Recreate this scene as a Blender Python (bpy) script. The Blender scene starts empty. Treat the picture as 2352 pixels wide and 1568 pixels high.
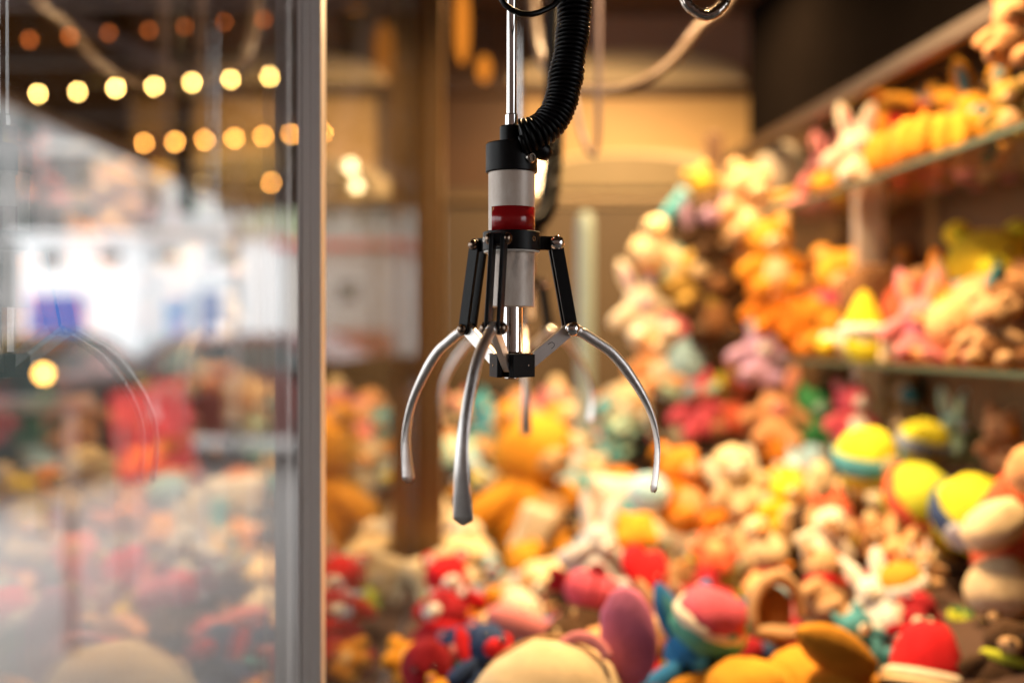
import bpy, bmesh, math, random
from mathutils import Vector, Matrix, Euler, noise
rnd = random.Random(7)
R = math.radians
scene = bpy.context.scene
C = scene.collection
CAMZ = 1.40            # eye height above the ground
F = 2286.7             # focal length in units of a 2352 px wide picture
def P(px, py, z):      # picture position + distance -> point in the place
    return Vector(((px - 1176) / F * z, z, CAMZ + (768 - py) / F * z))

# ---------------------------------------------------------------- camera
cam_d = bpy.data.cameras.new('camera'); cam = bpy.data.objects.new('camera', cam_d); C.objects.link(cam)
cam.location = (0, 0, CAMZ); cam.rotation_euler = (R(90), 0, 0)
cam_d.lens = 35; cam_d.sensor_width = 36; cam_d.shift_y = -16 / 2352
cam_d.clip_start = 0.02; cam_d.clip_end = 500
cam_d.dof.use_dof = True; cam_d.dof.focus_distance = 0.80; cam_d.dof.aperture_fstop = 1.72
cam_d.dof.aperture_blades = 0
scene.camera = cam
# ---------------------------------------------------------------- world: bright overcast
w = bpy.data.worlds.new('World'); scene.world = w; w.use_nodes = True
bg = w.node_tree.nodes['Background']; bg.inputs[0].default_value = (0.97, 0.98, 1.0, 1); bg.inputs[1].default_value = 2.6
def area(name, loc, aim, sx, sy, power, col, spread):
    d = bpy.data.lights.new(name, 'AREA'); d.shape = 'RECTANGLE'; d.size = sx; d.size_y = sy; d.energy = power; d.color = col; d.spread = R(spread)
    o = bpy.data.objects.new(name, d); C.objects.link(o); o.location = loc
    o.rotation_euler = (Vector(aim) - Vector(loc)).to_track_quat('-Z', 'Y').to_euler(); return o
WARM = (1.0, 0.65, 0.32)
area('cabinet_lamp_light_front', (0.30, 1.50, CAMZ + 0.98), (0.42, 1.80, CAMZ - 0.5), 0.06, 0.34, 39, WARM, 125)
area('cabinet_lamp_light_back', (0.40, 2.55, CAMZ + 0.98), (0.30, 2.65, CAMZ - 0.4), 0.06, 0.4, 38, WARM, 160)
scene.view_settings.view_transform = 'Standard'; scene.view_settings.look = 'None'
scene.view_settings.exposure = 0.18; scene.view_settings.gamma = 1
scene.render.engine = 'CYCLES'
cy = scene.cycles
cy.use_denoising = True; cy.max_bounces = 10; cy.transparent_max_bounces = 24; cy.diffuse_bounces = 3; cy.glossy_bounces = 5
cy.caustics_reflective = False; cy.caustics_refractive = False; cy.sample_clamp_indirect = 6

# ---------------------------------------------------------------- materials
MATS = {}
def nodes(m):
    m.use_nodes = True; nt = m.node_tree; return nt, nt.nodes, nt.links
def plain(name, col, rough=0.5, metal=0.0, noise_amt=0.12, nscale=30, bump=0.0, bscale=200, emit=0, spec=0.5, coat=0, stretch=None):
    if name in MATS: return MATS[name]
    m = bpy.data.materials.new(name); nt, N, L = nodes(m); b = N['Principled BSDF']
    b.inputs['Roughness'].default_value = rough; b.inputs['Metallic'].default_value = metal
    b.inputs['Specular IOR Level'].default_value = spec; b.inputs['Coat Weight'].default_value = coat
    tc = N.new('ShaderNodeTexCoord'); mp = N.new('ShaderNodeMapping'); L.new(tc.outputs['Object'], mp.inputs[0])
    if stretch: mp.inputs['Scale'].default_value = stretch
    t = N.new('ShaderNodeTexNoise'); t.inputs['Scale'].default_value = nscale; t.inputs['Detail'].default_value = 5
    L.new(mp.outputs[0], t.inputs['Vector'])
    mx = N.new('ShaderNodeMix'); mx.data_type = 'RGBA'
    mx.inputs[6].default_value = (*[c * (1 - noise_amt) for c in col], 1); mx.inputs[7].default_value = (*[min(1, c * (1 + noise_amt)) for c in col], 1)
    L.new(t.outputs[0], mx.inputs[0]); L.new(mx.outputs[2], b.inputs['Base Color'])
    if bump:
        t2 = N.new('ShaderNodeTexNoise'); t2.inputs['Scale'].default_value = bscale; t2.inputs['Detail'].default_value = 3
        L.new(mp.outputs[0], t2.inputs['Vector'])
        bp = N.new('ShaderNodeBump'); bp.inputs['Strength'].default_value = bump; bp.inputs['Distance'].default_value = 0.002
        L.new(t2.outputs[0], bp.inputs['Height']); L.new(bp.outputs[0], b.inputs['Normal'])
    if emit:
        b.inputs['Emission Color'].default_value = (*col, 1); b.inputs['Emission Strength'].default_value = emit
    MATS[name] = m; return m
PAL = {  # plush colours
 'cream': (.80, .62, .37), 'ivory': (.78, .70, .55), 'white': (.82, .80, .76), 'peach': (.78, .40, .18), 'tan': (.58, .36, .18), 'brown': (.26, .12, .045),
 'dark brown': (.07, .035, .015), 'orange': (.82, .27, .025), 'amber': (.74, .33, .03), 'yellow': (.86, .60, .03), 'lemon': (.86, .76, .04), 'lime': (.50, .55, .04),
 'green': (.05, .28, .10), 'mint': (.42, .66, .55), 'sea green': (.10, .38, .29), 'teal': (.08, .33, .40), 'pale blue': (.38, .62, .74), 'blue': (.03, .21, .50), 'navy': (.03, .06, .16),
 'blue-grey': (.28, .34, .46), 'light grey': (.55, .57, .62), 'grey': (.26, .23, .18), 'lilac': (.50, .32, .50), 'magenta': (.56, .17, .31), 'pink': (.72, .25, .27), 'rose': (.74, .12, .18),
 'red': (.62, .012, .02), 'dark red': (.33, .01, .02), 'coral': (.74, .13, .06), 'black': (.012, .012, .014), 'khaki': (.42, .27, .06)}
def plush(cname):
    k = 'plush ' + cname
    if k in MATS: return MATS[k]
    col = PAL[cname]
    m = bpy.data.materials.new(k); nt, N, L = nodes(m); b = N['Principled BSDF']
    b.inputs['Roughness'].default_value = 0.95; b.inputs['Specular IOR Level'].default_value = 0.15
    b.inputs['Sheen Weight'].default_value = 0.04; b.inputs['Sheen Roughness'].default_value = 0.5
    b.inputs['Sheen Tint'].default_value = (*[min(1, c * .5 + .4) for c in col], 1)
    tc = N.new('ShaderNodeTexCoord'); inf = N.new('ShaderNodeObjectInfo')
    t = N.new('ShaderNodeTexNoise'); t.inputs['Scale'].default_value = 2.6; t.inputs['Detail'].default_value = 7; t.inputs['Roughness'].default_value = .7
    L.new(tc.outputs['Object'], t.inputs['Vector'])
    mx = N.new('ShaderNodeMix'); mx.data_type = 'RGBA'
    mx.inputs[6].default_value = (*[c * .60 for c in col], 1); mx.inputs[7].default_value = (*[min(1, c * 1.25 + .01) for c in col], 1)
    L.new(t.outputs[0], mx.inputs[0])
    hs = N.new('ShaderNodeHueSaturation'); mr = N.new('ShaderNodeMapRange'); mr.inputs[3].default_value = .88; mr.inputs[4].default_value = 1.1
    L.new(inf.outputs['Random'], mr.inputs[0]); L.new(mr.outputs[0], hs.inputs['Value']); L.new(mx.outputs[2], hs.inputs['Color'])
    L.new(hs.outputs[0], b.inputs['Base Color'])
    t2 = N.new('ShaderNodeTexNoise'); t2.inputs['Scale'].default_value = 700; t2.inputs['Detail'].default_value = 3
    gm = N.new('ShaderNodeNewGeometry'); L.new(gm.outputs['Position'], t2.inputs['Vector'])
    bp = N.new('ShaderNodeBump'); bp.inputs['Strength'].default_value = .7; bp.inputs['Distance'].default_value = .003
    L.new(t2.outputs[0], bp.inputs['Height']); L.new(bp.outputs[0], b.inputs['Normal'])
    MATS[k] = m; return m
def glass_mat():
    m = bpy.data.materials.new('pane glass'); nt, N, L = nodes(m); N.remove(N['Principled BSDF']); out = N['Material Output']
    gm = N.new('ShaderNodeNewGeometry'); mr = N.new('ShaderNodeMapRange'); mr.inputs[3].default_value = 1.5; mr.inputs[4].default_value = 1 / 1.5
    L.new(gm.outputs['Backfacing'], mr.inputs[0])
    fr = N.new('ShaderNodeFresnel'); L.new(mr.outputs[0], fr.inputs['IOR'])
    tr = N.new('ShaderNodeBsdfTransparent'); tr.inputs[0].default_value = (.985, .99, .985, 1)
    gl = N.new('ShaderNodeBsdfGlossy'); gl.inputs['Roughness'].default_value = 0.0
    mx = N.new('ShaderNodeMixShader'); L.new(fr.outputs[0], mx.inputs[0]); L.new(tr.outputs[0], mx.inputs[1]); L.new(gl.outputs[0], mx.inputs[2])
    df = N.new('ShaderNodeBsdfDiffuse'); df.inputs[0].default_value = (.8, .78, .75, 1); tc = N.new('ShaderNodeTexCoord')
    n1 = N.new('ShaderNodeTexNoise'); n1.inputs['Scale'].default_value = 9; n1.inputs['Detail'].default_value = 7; n1.inputs['Roughness'].default_value = .65; L.new(tc.outputs['Object'], n1.inputs[0])
    r1 = N.new('ShaderNodeMapRange'); r1.inputs[1].default_value = .48; r1.inputs[2].default_value = .75; r1.inputs[3].default_value = .002; r1.inputs[4].default_value = .014; L.new(n1.outputs[0], r1.inputs[0])
    m2 = N.new('ShaderNodeMixShader'); L.new(r1.outputs[0], m2.inputs[0]); L.new(mx.outputs[0], m2.inputs[1]); L.new(df.outputs[0], m2.inputs[2])
    L.new(m2.outputs[0], out.inputs[0]); return m
GLASS = glass_mat()
def glow(name, col, strength):
    m = bpy.data.materials.new(name); nt, N, L = nodes(m); N.remove(N['Principled BSDF'])
    e = N.new('ShaderNodeEmission'); e.inputs[0].default_value = (*col, 1); e.inputs[1].default_value = strength
    L.new(e.outputs[0], N['Material Output'].inputs[0]); return m
M_ALU = plain('satin aluminium', (.74, .70, .66), .40, 1, .12, 60, .08, 700, stretch=(1, 1, .05))
M_FINGER = plain('cast aluminium finger', (.80, .765, .73), .40, 1, .16, 140, .12, 500)
M_CHROME = plain('chrome', (.86, .85, .83), .06, 1, .02, 50)
M_STEEL = plain('worn steel', (.52, .47, .42), .22, 1, .15, 80)
M_RIVET = plain('browned steel rivet', (.22, .16, .12), .22, 1, .15, 80)
M_BLACKMET = plain('black anodised metal', (.0035, .0035, .004), .42, 0, .2, 60, .05, 500, spec=.2)
M_RUBBER = plain('black cable rubber', (.0025, .0025, .003), .32, 0, .2, 60, spec=.18)
M_TUBE = None
def tube_mat():
    m = bpy.data.materials.new('off-white satin tube'); nt, N, L = nodes(m); b = N['Principled BSDF']
    b.inputs['Roughness'].default_value = .42; b.inputs['Metallic'].default_value = 0.1
    tc = N.new('ShaderNodeTexCoord'); sp = N.new('ShaderNodeSeparateXYZ'); L.new(tc.outputs['Object'], sp.inputs[0])
    t = N.new('ShaderNodeTexNoise'); t.inputs['Scale'].default_value = 55; t.inputs['Detail'].default_value = 8; t.inputs['Roughness'].default_value = .7
    mp = N.new('ShaderNodeMapping'); mp.inputs['Scale'].default_value = (1, 1, .35); L.new(tc.outputs['Object'], mp.inputs[0]); L.new(mp.outputs[0], t.inputs[0])
    r = N.new('ShaderNodeValToRGB'); r.color_ramp.elements[0].position = .42; r.color_ramp.elements[0].color = (.70, .57, .47, 1)
    r.color_ramp.elements[1].position = .62; r.color_ramp.elements[1].color = (.82, .72, .63, 1); L.new(t.outputs[0], r.inputs[0])
    # grime collected below the collar ring
    g = N.new('ShaderNodeMapRange'); g.inputs[1].default_value = .040; g.inputs[2].default_value = .068; L.new(sp.outputs[2], g.inputs[0])
    g2 = N.new('ShaderNodeMapRange'); g2.inputs[1].default_value = .069; g2.inputs[2].default_value = .072; g2.inputs[3].default_value = 1; g2.inputs[4].default_value = 0; L.new(sp.outputs[2], g2.inputs[0])
    t3 = N.new('ShaderNodeTexNoise'); t3.inputs['Scale'].default_value = 160; t3.inputs['Detail'].default_value = 6; L.new(mp.outputs[0], t3.inputs[0])
    t3r = N.new('ShaderNodeMapRange'); t3r.inputs[1].default_value = .45; t3r.inputs[2].default_value = .68; L.new(t3.outputs[0], t3r.inputs[0])
    mu = N.new('ShaderNodeMath'); mu.operation = 'MULTIPLY'; L.new(g.outputs[0], mu.inputs[0]); L.new(g2.outputs[0], mu.inputs[1])
    mu2 = N.new('ShaderNodeMath'); mu2.operation = 'MULTIPLY'; L.new(mu.outputs[0], mu2.inputs[0]); L.new(t3r.outputs[0], mu2.inputs[1])
    mu3 = N.new('ShaderNodeMath'); mu3.operation = 'MULTIPLY'; L.new(mu2.outputs[0], mu3.inputs[0]); mu3.inputs[1].default_value = .75
    # small dark specks
    v = N.new('ShaderNodeTexVoronoi'); v.inputs['Scale'].default_value = 130; L.new(tc.outputs['Object'], v.inputs[0])
    vr = N.new('ShaderNodeMapRange'); vr.inputs[1].default_value = .10; vr.inputs[2].default_value = .06; L.new(v.outputs[0], vr.inputs[0])
    t4 = N.new('ShaderNodeTexNoise'); t4.inputs['Scale'].default_value = 38; L.new(tc.outputs['Object'], t4.inputs[0])
    t4r = N.new('ShaderNodeMapRange'); t4r.inputs[1].default_value = .60; t4r.inputs[2].default_value = .66; L.new(t4.outputs[0], t4r.inputs[0])
    mu4 = N.new('ShaderNodeMath'); mu4.operation = 'MULTIPLY'; L.new(vr.outputs[0], mu4.inputs[0]); L.new(t4r.outputs[0], mu4.inputs[1])
    mxm = N.new('ShaderNodeMath'); mxm.operation = 'MAXIMUM'; L.new(mu3.outputs[0], mxm.inputs[0]); L.new(mu4.outputs[0], mxm.inputs[1])
    mx = N.new('ShaderNodeMix'); mx.data_type = 'RGBA'; L.new(mxm.outputs[0], mx.inputs[0]); L.new(r.outputs[0], mx.inputs[6]); mx.inputs[7].default_value = (.08, .055, .04, 1)
    L.new(mx.outputs[2], b.inputs['Base Color']); return m
M_TUBE = tube_mat()
M_TAPE = plain('glossy red tape', (.36, .008, .010), .17, 0, .25, 160, .0, 170, coat=.2, stretch=(1, 1, .015))
M_WASHER = plain('white nylon washer', (.75, .70, .62), .5)

# ---------------------------------------------------------------- object helpers
def link(o, parent=None):
    C.objects.link(o)
    if parent is not None: o.parent = parent
    return o
def tag(o, label=None, cat=None, group=None, kind=None):
    if label: o['label'] = label
    if cat: o['category'] = cat
    if group: o['group'] = group
    if kind: o['kind'] = kind
    return o
def thing(name, label, cat, loc=(0, 0, 0), group=None):
    o = link(bpy.data.objects.new(name, None)); o.location = loc; o.empty_display_size = .02
    return tag(o, label, cat, group)
def mesh_from(name, verts, faces, smooth=True):
    me = bpy.data.meshes.new(name); me.from_pydata([tuple(v) for v in verts], [], faces); me.update()
    if smooth: me.polygons.foreach_set('use_smooth', [True] * len(me.polygons))
    return me
def obj(name, me, mat, parent=None):
    if mat is not None and not me.materials: me.materials.append(mat)
    return link(bpy.data.objects.new(name, me), parent)
def from_bm(name, bm, mat, parent=None, smooth=False, recalc=True):
    if recalc: bmesh.ops.recalc_face_normals(bm, faces=bm.faces)
    me = bpy.data.meshes.new(name); bm.to_mesh(me); bm.free()
    if smooth: me.polygons.foreach_set('use_smooth', [True] * len(me.polygons))
    return obj(name, me, mat, parent)
def box(name, lo, hi, mat, parent=None, bevel=0.0, rot=None):
    lo, hi = Vector(lo), Vector(hi); c = (lo + hi) / 2; s = hi - lo
    bm = bmesh.new(); bmesh.ops.create_cube(bm, size=1); bmesh.ops.scale(bm, vec=s, verts=bm.verts)
    if bevel: bmesh.ops.bevel(bm, geom=bm.edges[:], offset=bevel, segments=2, affect='EDGES', profile=.5)
    o = from_bm(name, bm, mat, parent); o.location = c
    if rot: o.rotation_euler = rot
    return o
def lathe(name, prof, mat, parent=None, seg=48, sharp=True):
    """profile [(r,z)...] turned round z; every profile segment keeps its own edge"""
    verts, faces = [], []
    for i in range(len(prof) - 1):
        (r0, z0), (r1, z1) = prof[i], prof[i + 1]; b = len(verts)
        for k in range(seg):
            a = 2 * math.pi * k / seg; verts += [(r0 * math.cos(a), r0 * math.sin(a), z0), (r1 * math.cos(a), r1 * math.sin(a), z1)]
        for k in range(seg):
            k2 = (k + 1) % seg; faces.append((b + 2 * k, b + 2 * k2, b + 2 * k2 + 1, b + 2 * k + 1))
    return obj(name, mesh_from(name, verts, faces), mat, parent)
def spline(pts, n):
    pts = [Vector(p) for p in pts]; q = [pts[0] * 2 - pts[1]] + pts + [pts[-1] * 2 - pts[-2]]; dense = []
    for i in range(1, len(q) - 2):
        for k in range(24):
            t = k / 24; a, b, c, d = q[i - 1], q[i], q[i + 1], q[i + 2]
            dense.append(.5 * ((2 * b) + (c - a) * t + (2 * a - 5 * b + 4 * c - d) * t * t + (3 * b - a - 3 * c + d) * t ** 3))
    dense.append(pts[-1]); L = [0]
    for i in range(1, len(dense)): L.append(L[-1] + (dense[i] - dense[i - 1]).length)
    out = []; j = 0
    for k in range(n):
        s = L[-1] * k / (n - 1)
        while j < len(L) - 2 and L[j + 1] < s: j += 1
        t = (s - L[j]) / max(1e-9, L[j + 1] - L[j]); out.append(dense[j].lerp(dense[j + 1], min(1, t)))
    return out, L[-1]
def frames(pts, up=None):
    n = len(pts); T = [(pts[min(i + 1, n - 1)] - pts[max(i - 1, 0)]).normalized() for i in range(n)]
    u = Vector(up) if up else Vector((0, 0, 1))
    if abs(u.dot(T[0])) > .95: u = Vector((0, 1, 0))
    U = [(u - T[0] * u.dot(T[0])).normalized()]
    for i in range(1, n):
        v = U[-1] - T[i] * U[-1].dot(T[i]); U.append(v.normalized())
    return T, U, [T[i].cross(U[i]) for i in range(n)]
def sweep(name, pts, rad, mat, parent=None, seg=12, up=None, caps=True):
    """rad(i) -> (ru, rv) half sizes along the two frame axes"""
    T, U, V = frames(pts, up); verts, faces = [], []
    for i, p in enumerate(pts):
        ru, rv = rad(i) if callable(rad) else (rad, rad)
        for k in range(seg):
            a = 2 * math.pi * k / seg; verts.append(p + U[i] * (ru * math.cos(a)) + V[i] * (rv * math.sin(a)))
    for i in range(len(pts) - 1):
        for k in range(seg):
            k2 = (k + 1) % seg; faces.append((i * seg + k, i * seg + k2, (i + 1) * seg + k2, (i + 1) * seg + k))
    if caps: faces += [tuple(range(seg))[::-1], tuple(range((len(pts) - 1) * seg, len(pts) * seg))]
    return obj(name, mesh_from(name, verts, faces), mat, parent)
def prism(name, poly, z0, z1, mat, parent=None, bevel=0, smooth=False):
    bm = bmesh.new(); vs = [bm.verts.new((x, y, z0)) for x, y in poly]; f = bm.faces.new(vs)
    r = bmesh.ops.extrude_face_region(bm, geom=[f]); bmesh.ops.translate(bm, vec=(0, 0, z1 - z0), verts=[v for v in r['geom'] if isinstance(v, bmesh.types.BMVert)])
    bmesh.ops.recalc_face_normals(bm, faces=bm.faces)
    if bevel: bmesh.ops.bevel(bm, geom=bm.edges[:], offset=bevel, segments=2, affect='EDGES', profile=.5)
    return from_bm(name, bm, mat, parent, smooth)
def copy_tree(o, parent=None):
    c = o.copy(); C.objects.link(c); c.parent = parent
    for ch in o.children: copy_tree(ch, c)
    return c

# ================================================================ SETTING
ground = box('ground', (-60, -12, -.3), (60, 120, 0), plain('pale paving', (.38, .36, .345), .85, 0, .25, 1.5, .4, 40)); tag(ground, kind='structure')
alley = box('added_dark_floor', (-6, -2.5, .004), (5, .9, .03), plain('fill damping floor', (.045, .043, .042), .85, 0, .3, 3, .4, 60)); tag(alley, kind='structure')  # dark floor patch added in front to lower the bounced fill light

# ---------------------------------------------------------------- prize cabinet
XG = -0.2068                       # inner face of the left glass wall
def XR(z, d=0): return .862 + d - .097 * z      # front edge of the right-hand shelves
ROOF = CAMZ + 1.06
cab = thing('prize_cabinet', 'glazed fairground prize cabinet with aluminium posts around the claws and plush heap', 'claw machine', (0, 2, 0))
def cpart(o): o.parent = cab; o.matrix_parent_inverse = Matrix.Translation((0, -2, 0)); return o
M_WALL = plain('golden tan wall paint', (.44, .28, .11), .6, 0, .2, 3, .1, 60)
M_PANEL = plain('pinkish beige panel', (.34, .21, .15), .55, 0, .12, 2)
M_BROWN = plain('dark brown wood', (.075, .035, .014), .5, 0, .3, 6, .2, 40)
M_DARK = plain('black painted board', (.004, .003, .0025), .7, 0, .2, 8, spec=0)
cpart(box('cabinet_base', (XG - .03, .95, .02), (1.15, 3.45, CAMZ - .62), plain('grey cabinet enamel', (.30, .28, .27), .4), None, .01))
cpart(box('added_shade_awning', (XG - .45, -1.3, ROOF + .08), (1.6, .42, ROOF + .11), M_BROWN, None))  # unseen awning added over the viewer to cut front fill light
cpart(box('roof', (XG - .06, .42, ROOF), (1.35, 3.5, ROOF + .05), M_BROWN, None))
for i, (x, z, sx, sz) in enumerate(((.30, 1.50, .08, .27), (.40, 2.55, .08, .32))):
    cpart(box('lamp_housing', (x - sx, z - sz, ROOF - .058), (x + sx, z + sz, ROOF - .002), plain('white lamp enamel', (.75, .73, .7), .4), None, .006))
# left glass wall: two panes between the posts, plus the slender corner post and the broad far post
T = .006
cpart(box('glass_pane', (XG - T, .16, CAMZ - .50), (XG, .9605, ROOF - .002), GLASS)); 
cpart(box('glass_pane', (XG - T, .990, CAMZ - .60), (XG, 2.155, ROOF - .002), GLASS))
def post(px0, px1, z, depth, name='corner_post', mat=None):
    w_ = (px1 - px0) / F * z
    x0 = XG - .0006
    bm = bmesh.new()
    # extruded profile with a shallow groove next to the glass
    g = w_ * .16
    poly = [(x0, z), (x0 + g, z), (x0 + g, z + .004), (x0 + g * 1.35, z + .004), (x0 + g * 1.35, z - .0015), (x0 + w_ * .55, z - .0015), (x0 + w_ * .57, z - .0005), (x0 + w_ * .60, z - .0015), (x0 + w_, z - .0015), (x0 + w_, z + depth), (x0, z + depth)]
    vs = [bm.verts.new((x, y, CAMZ - .62)) for x, y in poly]; f = bm.faces.new(vs)
    r = bmesh.ops.extrude_face_region(bm, geom=[f]); bmesh.ops.translate(bm, vec=(0, 0, ROOF - CAMZ + .62 - .002), verts=[v for v in r['geom'] if isinstance(v, bmesh.types.BMVert)])
    return cpart(from_bm(name, bm, mat or M_POST))
M_POST = plain('anodised aluminium post', (.80, .77, .75), .52, 1, .06, 30, .02, 500, stretch=(1, 1, .03))
post(684, 738, .963, .024)
M_POST2 = plain('bronze anodised post', (.30, .18, .08), .34, 1, .15, 20, stretch=(1, 1, .03))
post(957, 1016, 2.16, .055, mat=M_POST2)
# shelves of greenish plate glass on the right
M_SHELF = plain('greenish glass shelf', (.06, .085, .05), .2, 0, .05, 10, spec=.4)
def wedge(name, d0, d1, za, zb, z0, z1, mat):
    bm = bmesh.new()
    q = [(XR(za, d0), za), (XR(za, d1), za), (XR(zb, d1), zb), (XR(zb, d0), zb)]
    lo = [bm.verts.new((x, y, CAMZ + z0)) for x, y in q]; hi = [bm.verts.new((x, y, CAMZ + z1)) for x, y in q]
    bm.faces.new(lo); bm.faces.new(hi)
    for i in range(4): bm.faces.new((lo[i], lo[(i + 1) % 4], hi[(i + 1) % 4], hi[i]))
    return cpart(from_bm(name, bm, mat))
S_UP, S_LO = .30, -.053
for h in (S_UP, S_LO):
    wedge('shelf', 0, .32, .95, 2.95, h - .009, h, GLASS); wedge('shelf_edge', -.0035, -.0005, .95, 2.95, h - .009, h, M_SHELF)
wedge('right_wall', .34, .37, .5, 3.4, -.62, 1.058, plain('umber side wall', (.20, .115, .055), .6, 0, .35, 4, spec=0))
wedge('top_rail', .068, .10, .6, 3.0, .508, .538, plain('bronze rail', (.14, .10, .075), .4, 1, .1, 20))
wedge('valance_board', .11, .13, .6, 2.9, .56, .95, M_DARK)
# upright behind the shelves
cpart(box('upright', (.80, 2.30, CAMZ - .62), (.86, 2.34, CAMZ + .495), M_POST))
# back wall
ZB = 3.30
def bx(px0, px1, py0, py1, z, t, mat, name, bevel=0):
    a = P(px0, py1, z); b = P(px1, py0, z); return cpart(box(name, (a.x, z, a.z), (b.x, z + t, b.z), mat, None, bevel))
bx(1200, 2200, 215, 432, ZB, .03, M_WALL, 'back_wall')
bx(1018, 1199, 215, 432, ZB, .03, M_BROWN, 'side_panel')
bx(1018, 2200, 432.5, 1300, ZB - .008, .038, plain('olive brown wainscot', (.075, .048, .022), .6, 0, .4, 4), 'dimmed_lower_wall')  # darker olive stands in for less lamp light on the lower wall
bx(1018, 2200, 452, 462, ZB - .03, .02, plain('tan rail', (.16, .10, .045), .5), 'dado_rail')
bx(1018, 2100, 192, 214, ZB - .03, .06, M_BROWN, 'back_rail', .004)
bx(1290, 1992, 35, 191, ZB, .03, M_PANEL, 'sign_panel')
bx(1018, 1289, 35, 191, ZB + .012, .018, M_BROWN, 'side_panel')
bx(1830, 2010, 172, 222, ZB - .12, .05, M_DARK, 'speaker_bar', .01)
def dome(px, py_base, hw, hh, z, t, mat, name):
    n = 28; c = P(px, py_base, z); s = z / F
    poly = [(c.x + hw * s * math.cos(math.pi * k / n), c.z + hh * s * math.sin(math.pi * k / n) ** .8) for k in range(n + 1)]
    bm = bmesh.new(); fv = [bm.verts.new((x, z, y)) for x, y in poly]; bv = [bm.verts.new((x, z + t, y)) for x, y in poly]
    bm.faces.new(fv); bm.faces.new(bv)
    for i in range(n + 1): j = (i + 1) % (n + 1); bm.faces.new((fv[i], fv[j], bv[j], bv[i]))
    return cpart(from_bm(name, bm, mat))
M_CREAM = plain('cream painted board', (.62, .49, .29), .55, 0, .1, 4)
dome(1440, 191, 270, 75, ZB - .02, .019, M_CREAM, 'arched_plaque')
dome(1470, 470, 330, 122, ZB - .02, .019, M_CREAM, 'arched_plaque')
dome(1430, 432, 215, 78, ZB - .045, .024, plain('olive grey board', (.20, .15, .075), .6), 'arched_inset')
# ---------------------------------------------------------------- heap bed under the toys
def heap(x, z):
    h = -.50 + .03 * max(0, min(1, (1.5 - z) / .3))
    t = max(0, min(1, (z - 2.15) / .95)); h += .25 * t * t * (3 - 2 * t)
    t = max(0, min(1, (x - .30) / .40)); h += .13 * t * t * (3 - 2 * t)
    return h
nx, nz = 30, 50; V_, F_ = [], []
for j in range(nz + 1):
    z = .98 + (3.28 - .98) * j / nz
    for i in range(nx + 1):
        x = (XG + .004) + (XR(z, .325) - XG - .004) * i / nx
        V_.append((x, z, CAMZ + heap(x, z) - .055 + .012 * noise.noise((x * 9, z * 9, 0))))
for j in range(nz):
    for i in range(nx): a = j * (nx + 1) + i; F_.append((a, a + 1, a + nx + 2, a + nx + 1))
cpart(obj('prize_bed', mesh_from('prize_bed', V_, F_), plain('dark felt lining', (.05, .022, .012), .9, 0, .3, 20, .3, 200)))

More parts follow.
